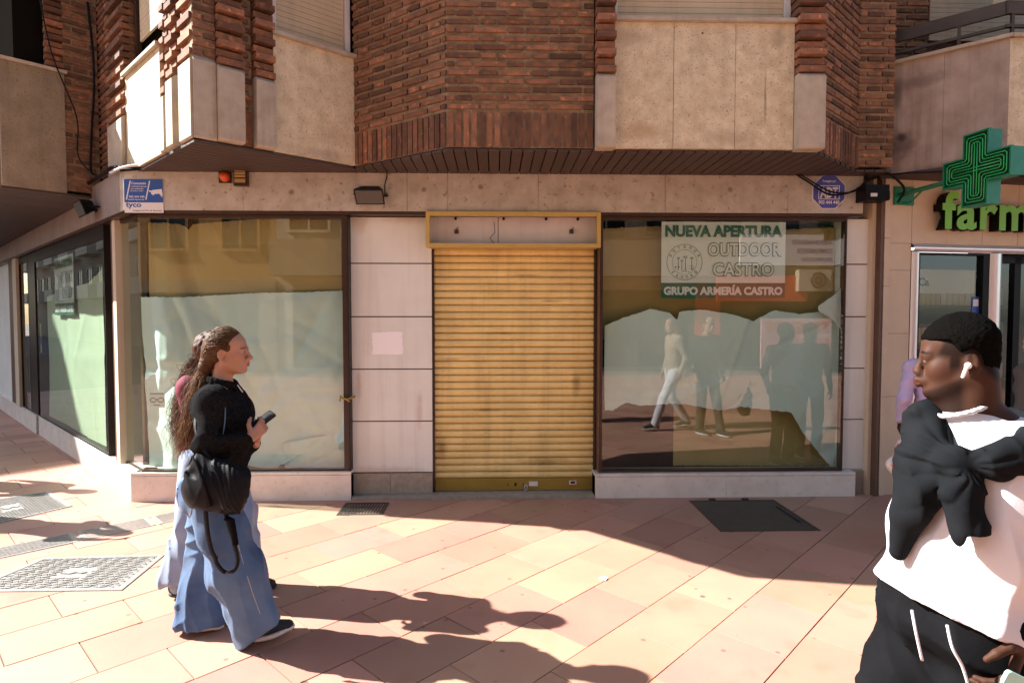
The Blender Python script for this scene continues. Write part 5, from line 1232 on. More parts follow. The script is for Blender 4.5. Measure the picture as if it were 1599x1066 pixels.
def head_tint(c, B, k, lips, brow, beard=None, fade=None):
    def f(v):
        L = (v - c) @ B / k; x, y, z = L[:, 0], L[:, 1], L[:, 2]; col = np.ones((len(v), 3))
        def blend(m, cc): col[:] = col * (1 - m[:, None]) + m[:, None] * np.array(cc) * col
        sm = lambda t: np.clip(t, 0, 1)
        blend(sm(1.6 - (((y) / .020) ** 2 + ((z + .069) / .0105) ** 2)) * sm((x - .086) / .004) * (x < .12), lips)
        m = sm((.0042 - np.abs(z - (.0215 - np.abs(np.abs(y) - .032) * .22))) / .0018) * sm((np.abs(y) - .012) / .004) * sm((.052 - np.abs(y)) / .004) * (x > .05); blend(m, brow)
        m = sm(1 - ((np.abs(y) - .031) / .014) ** 2 - ((z - .0045) / .0026) ** 2) * (x > .07); blend(m * .9, brow)
        m = sm(1.3 - ((np.abs(y) - .045) / .03) ** 2 - ((z + .03) / .03) ** 2) * (x > .03) * .3; blend(m, (1.05, .8, .75))
        if beard is not None:
            m = sm((-.070 - z - .55 * (x - .03)) / .014 + .9) * sm((x + .012) / .02) * sm((.098 - x + np.abs(y) * .2) / .006 + (z < -.085)) * (z > -.15) * (z < -.01)
            m = m * (1 - sm(1.3 - ((y / .022) ** 2 + ((z + .068) / .012) ** 2)) * (x > .085)); blend(m * .85, beard)
            m = sm((.006 - np.abs(z + .052)) / .003) * (np.abs(y) < .028) * (x > .08) * .5; blend(m, beard)
        if fade is not None:
            m = sm((.052 - x - .35 * (z - .05)) / .012) * sm((z + .002 + np.clip(-.02 - x, 0, .06) * 1.15) / .018) * (np.abs(y) < .0785); m = np.maximum(m, sm((.036 - x) / .008) * sm((x - .004) / .008) * sm((z + .045) / .03) * (z < .03) * (np.abs(y) < .08))
            blend(m * .85, fade)
        return col
    return f
def eyes(c, B, k, parent, matw='eye'):
    for sy in (-1, 1):
        p = c + B @ (V(.0795, sy * .031, -.002) * k); s_ = Shape().ell(p, .0122 * k, 0); o = flesh('eye', s_, .0022, M[matw], parent, 1)
        q = c + B @ (V(.0872, sy * .0315, -.002) * k); s_ = Shape().ell(q, V(.0055, .0055, .0055) * k, 0); flesh('iris', s_, .0013, M['iris'], o, 1)
def hand(S, wrist, mid, nrm, length=.17, curl=.5, spread=.25, thumb_side=1, k=1.0, curls=None):
    """palm from wrist towards mid; nrm points out of the back of the hand; fingers curl towards the palm side"""
    d = np.array(mid, float) - wrist; d /= np.linalg.norm(d); nrm = np.array(nrm, float); nrm -= d * (nrm @ d); nrm /= np.linalg.norm(nrm); sd_ = np.cross(d, nrm) * thumb_side
    L = length; pl_ = L * .50; w_ = L * .21
    S.cap(wrist, wrist + d * pl_ * .25, .022 * k, .024 * k, .012, sq=(nrm, .75))
    for i, o in enumerate((-.75, -.25, .25, .75)): S.cap(wrist + d * pl_ * .22 + sd_ * o * w_ * .62, wrist + d * pl_ * .96 + sd_ * o * w_, .0125 * k, .0098 * k, .008)
    tips = []
    for i, (o, fl) in enumerate(((.75, .90), (.25, 1.0), (-.25, .94), (-.75, .74))):      # index .. little
        p = wrist + d * pl_ * .96 + sd_ * o * w_; fd = d + sd_ * o * spread * .35; fd /= np.linalg.norm(fd); c_ = (curls[i] if curls else curl)
        a = 0
        for seg, (ln, r0, r1) in enumerate(((.235, .0096, .0086), (.155, .0085, .0078), (.115, .0077, .0062))):
            a += c_ * (.75, 1.0, .7)[seg]; q = p + (fd * math.cos(a) - nrm * math.sin(a)) * ln * L * fl; S.cap(p, q, r0 * k, r1 * k, .0035); p = q
        tips.append(p)
    tb = wrist + d * pl_ * .22 + sd_ * w_ * .7; t1 = tb + (d * .55 + sd_ * .75 - nrm * .35) / 1.0 * L * .24; t2 = t1 + (d * .85 + sd_ * .25 - nrm * (.2 + curl * .5)) * L * .18; t3 = t2 + (d * .9 - sd_ * .02 - nrm * (.2 + curl * .6)) * L * .13
    S.cap(tb, t1, .0145 * k, .0115 * k, .010); S.cap(t1, t2, .0112 * k, .0098 * k, .004); S.cap(t2, t3, .0098 * k, .0075 * k, .004)
    return tips, (t3, d, nrm, sd_)
def shoe(parent, heel, toe, h=.004, up='rubber', solem='sole', w_=.045):
    d = toe - heel; L = np.linalg.norm(d); d /= L; B = basis(d)
    T = lambda x, y, z: heel + B @ V(x * L, y, z)
    s_ = Shape(); s_.cap(T(.12, 0, .045), T(.40, 0, .055), .040, .042, .02, sq=(B[:, 1], .9)); s_.cap(T(.38, 0, .05), T(.82, 0, .030), .045, .034, .03, sq=(B[:, 2], .75)); s_.cap(T(.15, 0, .07), T(.2, 0, .10), .036, .034, .02); s_.plane(T(0, 0, .022), -B[:, 2])
    o = flesh('shoe', s_, h, M[up], parent)
    s_ = Shape(); s_.cap(T(.14, 0, .015), T(.45, 0, .015), .042, .042, .02, sq=(B[:, 2], .5)); s_.cap(T(.4, 0, .015), T(.84, 0, .018), .044, .036, .03, sq=(B[:, 2], .5)); s_.plane(T(0, 0, .026), B[:, 2]); s_.plane(T(0, 0, .001), -B[:, 2]); flesh('sole', s_, h, M[solem], o)
    mb = MB(); 
    for i in range(5): mb.tube([T(.42 + i * .07, -.018, .083 - i * .007), T(.44 + i * .07, 0, .092 - i * .008), T(.42 + i * .07, .018, .083 - i * .007)], .0028, 5)
    mb.build('laces', M['black_cloth'] if up == 'rubber' else M['sole'], o)
    return o
def strands(name, parent, m, roots, path, n=90, spread=.03, r=.0022, seed=1, wavy=.008, freq=26, taper=.35):
    """hair lock made of many thin wavy tubes following a path of points"""
    r_ = np.random.default_rng(seed); path = np.array(path, float); seg = np.r_[0, np.cumsum(np.linalg.norm(np.diff(path, axis=0), axis=1))]
    mb = MB()
    for i in range(n):
        o = r_.normal(0, 1, 3) * spread; o2 = o * r_.uniform(.5, 1.5) + r_.normal(0, spread * .3, 3); ph = r_.uniform(0, 6.3, 3); L = seg[-1] * r_.uniform(.65, 1.03); k_ = 26; pts = []
        fr = freq * r_.uniform(.8, 1.25)
        for j in range(k_):
            t = j / (k_ - 1) * L; base = np.array([np.interp(t, seg, path[:, a]) for a in range(3)]); u = t / seg[-1]
            env = min(1, .35 + 2.2 * u); p = base + (o * (1 - u) + o2 * u) * env + wavy * min(1, u * 5) * np.sin(fr * t + ph); pts.append(p)
        rr = [r * (1 - (1 - taper) * j / (k_ - 1)) for j in range(k_)]
        mb.tube(pts, rr, 4)
    return mb.build(name, m, parent, smooth=True, recalc=False)
def body_shape(c, B, k, J, female=True, slim=1.0, skull=1.0):
    S = Shape(); head_ops(S, c, B, k, female, skull=skull)
    S.cap(c + B @ V(-.030, 0, -.085) * k, J['neck'], .050 * slim, .058 * slim, .03)
    if 'chest' in J: S.cap(J['chest'], J['belly'], .105 * slim, .10 * slim, .06); S.cap(J['belly'], J['pelvis'], .10 * slim, .11 * slim, .05)
    S.cap(J['neck'], J['chest'], .055 * slim, .09 * slim, .05)
    for sd_ in 'RL':
        S.cap(J['neck'] * .55 + J['sh' + sd_] * .45, J['sh' + sd_], .045 * slim, .048 * slim, .05); S.cap(J['sh' + sd_], J['el' + sd_], .046 * slim, .037 * slim, .02); S.cap(J['el' + sd_], J['wr' + sd_], .037 * slim, .025 * slim, .015)
        S.cap(J['pelvis'], J['hip' + sd_], .09 * slim, .085 * slim, .04); S.cap(J['hip' + sd_], J['kn' + sd_], .08 * slim, .052 * slim, .03); S.cap(J['kn' + sd_], J['an' + sd_], .05 * slim, .034 * slim, .02)
        
    return S
def person(pos, f, h, J2, label, skin, top, trou, hairm, shoes='rubber', group=None, hair='short', female=False, long_sleeve=True, wide=1.0, res=.008, extra_top=None, sole='sole'):
    """a complete figure from joints in its own axes (forward, left, up), scaled to height h"""
    f = np.array([f[0], f[1], 0.]); B = basis(f); s = h / 1.72
    T = lambda x, y, z: V(pos[0], pos[1], 0) + B @ (V(x, y, z) * s)
    J = dict(head=(.03, 0, 1.60), neck=(-.01, 0, 1.43), chest=(.0, 0, 1.27), belly=(.0, 0, 1.08), pelvis=(-.01, 0, .94), shR=(-.01, -.175, 1.39), shL=(-.01, .175, 1.39), elR=(-.03, -.23, 1.12), elL=(-.03, .23, 1.12), wrR=(.05, -.24, .88), wrL=(.05, .24, .88),
             hipR=(0, -.09, .90), hipL=(0, .09, .90), knR=(.02, -.10, .49), knL=(.02, .10, .49), anR=(-.02, -.10, .10), anL=(-.02, .10, .10), haR=None, haL=None, face=None)
    J.update(J2); hd = J.pop('head'); ha = {'R': J.pop('haR'), 'L': J.pop('haL')}; fc = J.pop('face'); crl = J.pop('curl', .5)
    toe = {k_: J.pop('toe' + k_, None) for k_ in 'RL'}
    J = {k_: T(*v) for k_, v in J.items()}
    for k_ in 'RL': J['toe' + k_] = T(*toe[k_]) if toe[k_] else J['an' + k_] + B @ V(.15, 0, -.07) * s
    c = T(*hd); HB = basis(fc) if fc is not None else B; k = s * 1.0
    root = thing('person', label, 'person', (pos[0], pos[1], 0), group)
    S = body_shape(c, HB, k, J, female, .92 if female else 1.0)
    for k_, sg in (('R', 1), ('L', -1)):
        w_ = J['wr' + k_]; tgt = T(*ha[k_]) if ha[k_] else w_ + (w_ - J['el' + k_]) * .5
        nr = B @ V(0, -1 if k_ == 'R' else 1, 0)
        hand(S, w_, tgt, nr, .165 * s, crl, .2, sg if True else 1, s * .95)
    flesh('body', S, res * .8, M[skin], root, 1, colfn=head_tint(c, HB, k, (.75, .45, .45), (.25, .2, .18)))
    # hair
    S = Shape(); S.ell(c + HB @ V(-.022, 0, .034) * k, V(.104, .085, .095) * k, 0, rot=HB)
    if hair != 'short': S.cap(c + HB @ V(-.07, 0, .0) * k, c + HB @ V(-.085, 0, -.16) * k, .062 * k, .05 * k, .03)
    S.func(folds(.004, 3, 90, HB[:, 2])); 
    pn = HB @ V(.76, 0, -.65); S.plane(c + HB @ V(.074, 0, .066) * k, pn)
    for sy in (-1, 1): S.ell(c + HB @ V(-.014, sy * .088, -.016) * k, V(.022, .03, .034) * k, .01, rot=HB, sub=True)
    flesh('hair', S, res * .7, M[hairm], root, 1)
    # top
    S = Shape(); W = wide
    S.cap(J['shR'], J['shL'], .062 * s, .062 * s, .03); S.ell(J['chest'], V(.125, .178 * W, .17) * s, .06, rot=B); S.ell(J['belly'], V(.125, .162 * W, .17) * s, .06, rot=B); S.ell(J['pelvis'], V(.125, .17 * W, .12) * s, .05, rot=B)
    if female:
        for sy in (-1, 1): S.ell(J['chest'] + B @ V(.085, sy * .075, -.01) * s, V(.06, .07, .07) * s, .05, rot=B)
    for k_ in 'RL':
        S.cap(J['sh' + k_], J['el' + k_], .066 * s, .052 * s, .03)
        if long_sleeve: S.cap(J['el' + k_], J['wr' + k_] * .94 + J['el' + k_] * .06, .052 * s, .036 * s, .02)
    S.func(folds(.006, 5, 24, B[:, 0])); S.ell(J['neck'] + B @ V(.02, 0, .05) * s, V(.075, .07, .06) * s, .015, rot=B, sub=True)
    S.plane(J['pelvis'] - V(0, 0, .07 * s), (0, 0, -1)); flesh('top', S, res, M[top], root, 2)
    # trousers
    S = Shape(); S.ell(J['pelvis'] - V(0, 0, .01), V(.118, .162, .12) * s, .04, rot=B)
    for k_ in 'RL': S.cap(J['hip' + k_], J['kn' + k_], .098 * s, .073 * s, .03); S.cap(J['kn' + k_], J['an' + k_] + V(0, 0, -.02), .073 * s, .066 * s, .02)
    S.func(folds(.006, 8, 22, (0, 0, 1)))
    flesh('trousers', S, res, M[trou], root, 2)
    for k_ in 'RL': d_ = J['toe' + k_] - J['an' + k_]; d_[2] = 0; d_ /= np.linalg.norm(d_); g = J['an' + k_].copy(); g[2] = max(0, J['an' + k_][2] - .10 * s); tt_ = g + d_ * .215 * s; tt_[2] = max(0, J['toe' + k_][2] - .03); shoe(root, g - d_ * .07 * s, tt_, .006, shoes, sole)
    return root, J, c, HB, B, T, s

# ================================================================= woman walking in front
P = Pose(3.18); f = V(.995, .06, 0); B = basis(f); k = .98
root = thing('person', 'woman with wavy brown ponytail in black jumper and blue flared jeans walking with a phone', 'person', on_ground(345, 995))
c = P(357, 549); HB = basis((.985, .14, .02))
J = dict(neck=P(345, 606), chest=P(347, 645), belly=P(350, 700), pelvis=P(331, 748), shR=P(331, 626, -.165), shL=P(345, 622, .17), elR=P(321, 694, -.215), elL=P(346, 700, .22), wrR=P(392, 684, -.15), wrL=P(399, 693, .03),
         hipR=P(333, 770, -.09), hipL=P(324, 770, .10), knR=P(368, 868, -.09), knL=P(322, 872, .12), anR=P(402, 978, -.02), anL=P(308, 965, .12), toeR=P(440, 985, -.01), toeL=P(340, 978, .12))
S = body_shape(c, HB, k, J, True, .88)
right = V(*RT); upv = V(0, 0, 1); away = V(*FW)
hand(S, J['wrR'], P(404, 672, -.11), -away * .9 + right * .2 - upv * .4, .165, .62, .2, -1, .95)
hand(S, J['wrL'], P(409, 672, .01), right * .8 + away * .3 - upv * .2, .165, .55, .25, -1, .95)
flesh('body', S, .0042, M['skin_l'], root, 1, colfn=head_tint(c, HB, k, (.72, .38, .38), (.30, .22, .18)))
eyes(c, HB, k, root)
S = Shape(); S.ell(c + HB @ V(-.024, 0, .033) * k, V(.101, .083, .094) * k, 0, rot=HB); S.cap(c + HB @ V(-.085, 0, -.01) * k, c + HB @ V(-.118, 0, -.075) * k, .046, .036, .04)
def hairwave(Pt, D): L = (Pt - c) @ HB; a = np.arctan2(L[:, 1] * 1.0, L[:, 2] + .05); return D - .0014 * np.sin(a * 40 + 14 * L[:, 0] + 2.5 * np.sin(L[:, 0] * 60 + a * 3)) - .0012 * np.sin(L[:, 0] * 95 + a * 9)
S.func(hairwave); S.plane(c + HB @ V(.074, 0, .066) * k, HB @ V(.76, 0, -.65)); S.plane(c + HB @ V(.068, 0, .0) * k, HB @ V(1, 0, .1))
for sy in (-1, 1): S.ell(c + HB @ V(-.010, sy * .090, -.022) * k, V(.026, .032, .036) * k, .012, rot=HB, sub=True)
hr = flesh('hair', S, .0034, M['hair_b'], root, 1)
strands('hair_lock', hr, M['hair_bl'], None, [c + HB @ V(-.110, 0, -.045) * k, P(317, 592, .0), P(306, 625, -.03), P(297, 655, -.05), P(289, 685, -.06), P(284, 712, -.05)], n=460, spread=.019, r=.0013, seed=4, wavy=.009, freq=44)
strands('hair_lock', hr, M['hair_b'], None, [c + HB @ V(-.105, 0, -.03) * k, P(316, 592, .03), P(303, 622, .02), P(294, 650, .02), P(287, 690, .02)], n=240, spread=.022, r=.0014, seed=6, wavy=.012, freq=36)
rr = np.random.default_rng(8); mbs = [MB(), MB()]      # fine loose hair combed back from the hairline to the tie
tie = V(-.108, 0, -.055)
for i in range(1500):
    th = rr.uniform(-1.75, 1.75); side = abs(th) / 1.75; x0_ = .066 - .060 * side ** 1.6 - rr.uniform(0, .11) * (1 if i % 2 else 0); pts = []; lift = 1.03 + .035 * abs(rr.normal()); ph_ = rr.uniform(0, 6.3, 3)
    for j in range(11):
        t_ = j / 10; x_ = x0_ * (1 - t_) + (-.105) * t_; xx = min(.97, abs((x_ + .024) / .103)); r_ = math.sqrt(1 - xx * xx); aa = th * (1 - .25 * t_)
        q = V(x_, .084 * r_ * math.sin(aa) * lift, .033 + .095 * r_ * math.cos(aa) * lift - .045 * t_ * t_)
        u = max(0, (t_ - .6) / .4); q = q * (1 - u * u) + (tie + rr.normal(0, .006, 3) * 0 + V(0, .02 * math.sin(ph_[0]), .02 * math.cos(ph_[0]))) * u * u
        pts.append(c + HB @ (q * k) + .0022 * np.sin(26 * t_ + ph_) * min(1, 3 * t_))
    L0 = HB.T @ (pts[3] - c) / k
    if abs(L0[1]) > .066 and L0[2] < .012 and L0[0] > -.05: continue
    mbs[0 if rr.uniform() < .45 else 1].tube(pts, [.0010] * 10 + [.0006], 3)
mbs[0].build('hair_strands', M['hair_bl'], hr, smooth=True, recalc=False); mbs[1].build('hair_strands', M['hair_b'], hr, smooth=True, recalc=False)
# jumper
S = Shape(); S.cap(J['shR'], J['shL'], .072, .072, .03); S.ell(P(346, 642), V(.135, .185, .155), .06, rot=B); S.ell(P(366, 648), V(.085, .15, .085), .06, rot=B); S.ell(P(351, 695), V(.135, .165, .15), .06, rot=B); S.ell(P(336, 738), V(.143, .178, .10), .06, rot=B)
S.cap(J['neck'] + V(0, 0, .0), P(347, 625), .066, .09, .04)
for a_ in 'RL':
    S.cap(J['sh' + a_], J['el' + a_], .067, .055, .03); S.cap(J['el' + a_], J['wr' + a_] * .93 + J['el' + a_] * .07, .056, .041, .025)
S.func(folds(.010, 15, 30, B[:, 0])); S.func(lambda Pt, D: D - .0016 * wave(Pt, 3, 70, 5))
S.ell(J['neck'] + V(.012, 0, .055), V(.058, .058, .05), .012, rot=B, sub=True); S.plane(P(336, 750), (-.06, 0, -1))
kn = flesh('jumper', S, .0048, M['knit'], root, 2)
# collar, seam piping
S = Shape(); cc0 = J['neck'] + V(.008, 0, .022)
for i in range(14):
    a0_, a1_ = [math.pi * (.16 + 1.68 * j / 14) for j in (i, i + 1)]; q0, q1 = [cc0 + B @ V(.066 * math.cos(a_), .062 * math.sin(a_), .006 - .018 * math.cos(a_)) for a_ in (a0_, a1_)]; S.cap(q0, q1, .012, .012, .008, sq=((0, 0, 1), 2.0) if 0 else None); S.cap(q0 + V(0, 0, .018), q1 + V(0, 0, .018), .009, .009, .01)
S.cap(cc0 + B @ V(.055, .03, 0), cc0 + B @ V(.085, .035, -.03), .012, .007, .01); S.cap(cc0 + B @ V(.055, -.03, 0), cc0 + B @ V(.085, -.035, -.03), .012, .007, .01)
flesh('collar', S, .004, M['knit'], kn, 1)
mb = MB(); mb.tube([P(352, 624, -.165), P(352, 640, -.193), P(351, 660, -.196), P(348, 680, -.18)], .0028, 5); mb.build('piping', M['denim'], kn)
mb = MB(); mb.tube([P(371, 601, -.02), P(376, 608, -.03), P(379, 612, -.03)], .003, 5); mb.build('zip_edge', M['signw'], kn)
# jeans : wide flared legs
S = Shape(); S.ell(P(329, 752), V(.142, .172, .095), .05, rot=B); S.ell(P(309, 772, -.02), V(.085, .15, .10), .06, rot=B)
S.cap(P(330, 768, -.085), P(348, 830, -.10), .122, .118, .04); S.cap(P(348, 830, -.10), P(371, 895, -.085), .118, .138, .04, sq=(away, .82)); S.cap(P(371, 895, -.085), P(407, 992, -.02), .138, .128, .04, sq=(away, .78))
S.plane(P(407, 989, -.02), right * .62 * -1 + upv * -.79 if 0 else -(right * -.0) - (upv * 1 - right * -.0) if 0 else -(upv * .80 + right * -.60)); 
hemp = P(408, 990, -.02); S.ops.pop(); S.plane(hemp, -(upv * .79 - right * -.61) if 0 else -(upv * .79 + right * -.61))
S.ops.pop(); dirh = P(438, 966, -.02) - P(378, 1011, -.02); nh = np.cross(dirh, away); nh = nh if nh[2] < 0 else -nh; S.plane(P(408, 989, -.02), nh)
S.func(folds(.008, 21, 30, J['anR'] - J['hipR'])); S.func(lambda Pt, D: D - .0012 * wave(Pt, 5, 60, 4))
tj = flesh('jeans', S, .0052, M['denim'], root, 2)
S = Shape(); S.cap(P(325, 768, .09), P(321, 860, .13), .118, .10, .04); S.cap(P(321, 860, .13), P(311, 968, .13), .10, .132, .04, sq=(away, .8)); dirh = P(352, 974, .12) - P(270, 984, .12); nh = np.cross(dirh, away); nh = nh if nh[2] < 0 else -nh; S.plane(P(311, 978, .12), nh)
S.func(folds(.008, 25, 30, J['anL'] - J['hipL']))
flesh('jeans_leg', S, .0052, M['denim'], tj, 2)
# seam and pocket stitching follow the outer side of the near leg
def on_surf(px, py, shape_d, d0=-.35, d1=.15, dref=3.18):
    for dd in np.arange(d0, d1, .004):
        if shape_d(P(px, py, dd)[None])[0] < 0: return P(px, py, dd - .0015)
    return None
Sj = Shape(); Sj.ell(P(329, 752), V(.142, .172, .095), .05, rot=B); Sj.ell(P(309, 772, -.02), V(.085, .15, .10), .06, rot=B); Sj.cap(P(330, 768, -.085), P(348, 830, -.10), .122, .118, .04); Sj.cap(P(348, 830, -.10), P(371, 895, -.085), .118, .138, .04, sq=(away, .82)); Sj.cap(P(371, 895, -.085), P(407, 992, -.02), .138, .128, .04, sq=(away, .78)); Sj.func(folds(.008, 21, 30, J['anR'] - J['hipR']))
def stitched(pts, r=.0016, n=8):
    out = []
    for i in range(len(pts) - 1):
        for t in np.linspace(0, 1, n)[:-1]:
            q = on_surf(pts[i][0] + (pts[i + 1][0] - pts[i][0]) * t, pts[i][1] + (pts[i + 1][1] - pts[i][1]) * t, Sj.d)
            if q is not None: out.append(q)
    return out
for pts in ([(365, 812), (372, 850), (383, 890), (396, 930), (408, 962)], [(277, 756), (276, 775), (281, 800), (296, 808), (300, 790)]):
    o_ = stitched(pts)
    if len(o_) > 3: mb = MB(); mb.tube(o_, .0022, 4); mb.build('seam', M['stitch'], tj)
g1, g2 = on_ground(394, 1003), on_ground(461, 988)
shoe(root, V(g1.x, g1.y, .012), V(g2.x, g2.y, .03), .004)
g1, g2 = on_ground(277, 983), on_ground(351, 983)
shoe(root, V(g1.x, g1.y, .02), V(g2.x, g2.y, .004), .004)
# phone in her hands
def slab(name, label, cat, ctr, ex, ey, ez, L, W_, H_, m, extra=None):
    ex = np.array(ex, float); ex /= np.linalg.norm(ex); ey = np.array(ey, float); ey -= ex * (ex @ ey); ey /= np.linalg.norm(ey); ez = np.cross(ex, ey)
    mb = MB(); k_ = 5; out = []; r_ = .009
    for sx, sy in ((1, 1), (-1, 1), (-1, -1), (1, -1)):
        a0_ = {(1, 1): 0, (-1, 1): 1, (-1, -1): 2, (1, -1): 3}[(sx, sy)] * math.pi / 2
        for j in range(k_): a_ = a0_ + j / (k_ - 1) * math.pi / 2; out.append((sx * (L / 2 - r_) + r_ * math.cos(a_), sy * (W_ / 2 - r_) + r_ * math.sin(a_)))
    n_ = len(out); vs = [tuple(ctr + ex * x_ + ey * y_ + ez * z_) for z_ in (-H_ / 2, H_ / 2) for x_, y_ in out]
    mb.add(vs, [tuple(range(n_))[::-1], tuple(range(n_, 2 * n_))] + [(i, (i + 1) % n_, (i + 1) % n_ + n_, i + n_) for i in range(n_)]); o = mb.build(name, m, None); tag(o, label, cat)
    mb = MB(); vs = [tuple(ctr + ex * x_ * .94 + ey * y_ * .9 + ez * (H_ / 2 + .0004)) for x_, y_ in out]; mb.add(vs, [tuple(range(n_))]); mb.build('screen', M['winglass'], o, recalc=False); return o
slab('phone', 'dark phone held up in the hands of the woman in the black jumper', 'phone', P(408, 658, -.045), right * .62 + upv * .55 + away * .5, away * .75 - right * .4 + upv * .45, None, .145, .070, .009, M['blackp'])
# bag on her hip
bg_ = thing('shoulder_bag', 'black pleated nylon shoulder bag hanging at the hip of the woman in blue jeans', 'bag', P(338, 800, -.28))
S = Shape(); ez_ = -.265
S.cap(P(312, 722, ez_), P(372, 742, ez_), .050, .040, .03); S.cap(P(308, 765, ez_), P(365, 775, ez_), .058, .055, .05); S.cap(P(325, 785, ez_), P(360, 792, ez_), .045, .042, .04); S.cap(P(302, 735, ez_), P(306, 772, ez_), .045, .05, .04); S.cap(P(374, 748, ez_), P(370, 785, ez_), .035, .038, .04); S.ell(P(340, 760, ez_), V(.13, .07, .10), .05, rot=B)
def pleats(Pt, D):
    q = Pt - P(355, 765, ez_); u = q @ right; v = q @ upv; m = np.clip((u + .02 + v * .3) / .01, 0, 1); return D - m * .004 * np.abs(np.sin((u + v * .28) * 150)) - (1 - m) * .005 * wave(Pt, 12, 34, 4)
S.func(pleats); S.func(folds(.007, 91, 34, upv)); bb_ = flesh('bag_body', S, .0045, M['nylon'], bg_, 1)
mb = MB(); mb.tube([P(300, 712, -.31), P(312, 735, -.335), P(322, 762, -.34), P(330, 790, -.33)], .006, 6); mb.tube([P(330, 726, -.322), P(342, 745, -.335), P(348, 760, -.34)], .0035, 6); mb.build('bag_piping', M['black_cloth'], bb_, smooth=True)
def ribbon(pts, w_, t=.003, wd=None):
    mb = MB(); n_ = len(pts); vs = []
    for i, p in enumerate(pts):
        tg = pts[min(i + 1, n_ - 1)] - pts[max(i - 1, 0)]; tg = tg / np.linalg.norm(tg); a_ = np.array(wd if wd is not None else right, float); a_ = a_ - tg * (a_ @ tg); a_ /= np.linalg.norm(a_); b_ = np.cross(tg, a_)
        for sa_, sb_ in ((-1, -1), (1, -1), (1, 1), (-1, 1)): vs.append(tuple(p + a_ * sa_ * w_ / 2 + b_ * sb_ * t / 2))
    fs = [(i * 4 + j, i * 4 + (j + 1) % 4, i * 4 + 4 + (j + 1) % 4, i * 4 + 4 + j) for i in range(n_ - 1) for j in range(4)] + [(0, 1, 2, 3), (4 * n_ - 4, 4 * n_ - 3, 4 * n_ - 2, 4 * n_ - 1)]; mb.add(vs, fs); return mb
def spl(pts, n=6):
    out = []
    for i in range(len(pts) - 1):
        p0, p1, p2, p3 = pts[max(i - 1, 0)], pts[i], pts[i + 1], pts[min(i + 2, len(pts) - 1)]
        for t in np.linspace(0, 1, n)[:-1]: out.append(.5 * ((2 * p1) + (p2 - p0) * t + (2 * p0 - 5 * p1 + 4 * p2 - p3) * t * t + (3 * p1 - p0 - 3 * p2 + p3) * t ** 3))
    return out + [pts[-1]]
ribbon(spl([P(321, 795, -.28), P(324, 830, -.27), P(330, 858, -.25), P(337, 872, -.24)]), .022).build('strap', M['nylon'], bg_, smooth=True)
ribbon(spl([P(352, 800, -.27), P(359, 825, -.27), P(366, 850, -.26), P(371, 875, -.25), P(364, 891, -.25), P(350, 892, -.24), P(338, 878, -.24), P(337, 868, -.24)]), .020).build('strap', M['nylon'], bg_, smooth=True)
mb = MB(); mb.tube([P(352, 808, -.275), P(362, 812, -.275), P(366, 835, -.27), P(368, 850, -.265)], .014, 8); mb.build('strap_pad', M['black_cloth'], bg_, smooth=True)
ribbon(spl([P(330, 722, -.27), P(318, 700, -.27), P(308, 680, -.25), P(306, 655, -.2), P(318, 618, -.1), P(334, 606, -.06)]), .018).build('strap', M['nylon'], bg_, smooth=True)

# ================================================================= second woman, behind her
P2 = Pose(3.80); ff = V(.99, -.1, 0)
g = on_ground(324, 925)
root2, J2, c2_, HB2, B2, T2, s2 = person((g.x, g.y), ff, 1.60, dict(head=(.10, 0, 1.60), neck=(.03, 0, 1.43), chest=(.02, 0, 1.27), shR=(0, -.17, 1.39), shL=(0, .17, 1.39), elR=(.04, -.20, 1.12), wrR=(.2, -.20, 1.0), elL=(.0, .21, 1.12), wrL=(.2, .15, 1.05),
    knR=(-.04, -.09, .48), anR=(-.13, -.09, .12), knL=(.16, .1, .49), anL=(.22, .1, .10)), 'woman with curly ponytail in magenta top and pale jeans, half hidden behind another woman', 'skin_l', 'magenta', 'denim_l', 'hair_d', group=None, female=True, res=.0065, sole='rubber', wide=.92)
strands('hair', root2, M['hair_d'], None, [c2_ + HB2 @ V(-.09, 0, .02), P2(297, 590), P2(291, 612), P2(283, 645), P2(279, 675), P2(280, 695)], n=420, spread=.024, r=.0015, seed=14, wavy=.016, freq=50)
strands('hair', root2, M['hair_bl'], None, [c2_ + HB2 @ V(-.09, 0, .0), P2(299, 590, -.03), P2(286, 615, -.03), P2(277, 650, -.03), P2(273, 685, -.02)], n=80, spread=.026, r=.0014, seed=15, wavy=.018, freq=50)
S = Shape(); S.ell(c2_ + HB2 @ V(-.03, 0, .03), V(.115, .10, .105), 0, rot=HB2); S.func(lambda Pt, D: D - .003 * wave(Pt, 31, 190, 8)); S.plane(c2_ + HB2 @ V(.060, 0, .080), HB2 @ V(.80, 0, -.59)); flesh('hair_crown', S, .004, M['hair_d'], root2, 0)
# wide pale jeans over the legs
S = Shape(); ra = J2['anR']; S.cap(J2['hipR'], J2['knR'], .105, .105, .04); S.cap(J2['knR'], ra + V(.0, 0, .03), .105, .125, .03, sq=((0, 1, 0), .85)); S.cap(J2['hipL'], J2['knL'], .115, .12, .04); S.cap(J2['knL'], J2['anL'] + V(0, 0, .03), .12, .12, .03, sq=((0, 1, 0), .8)); S.plane(V(0, 0, .085), (0, 0, -1)); S.func(folds(.011, 41, 26, (0, 0, 1))); flesh('jeans', S, .0065, M['denim_l'], root2, 2)
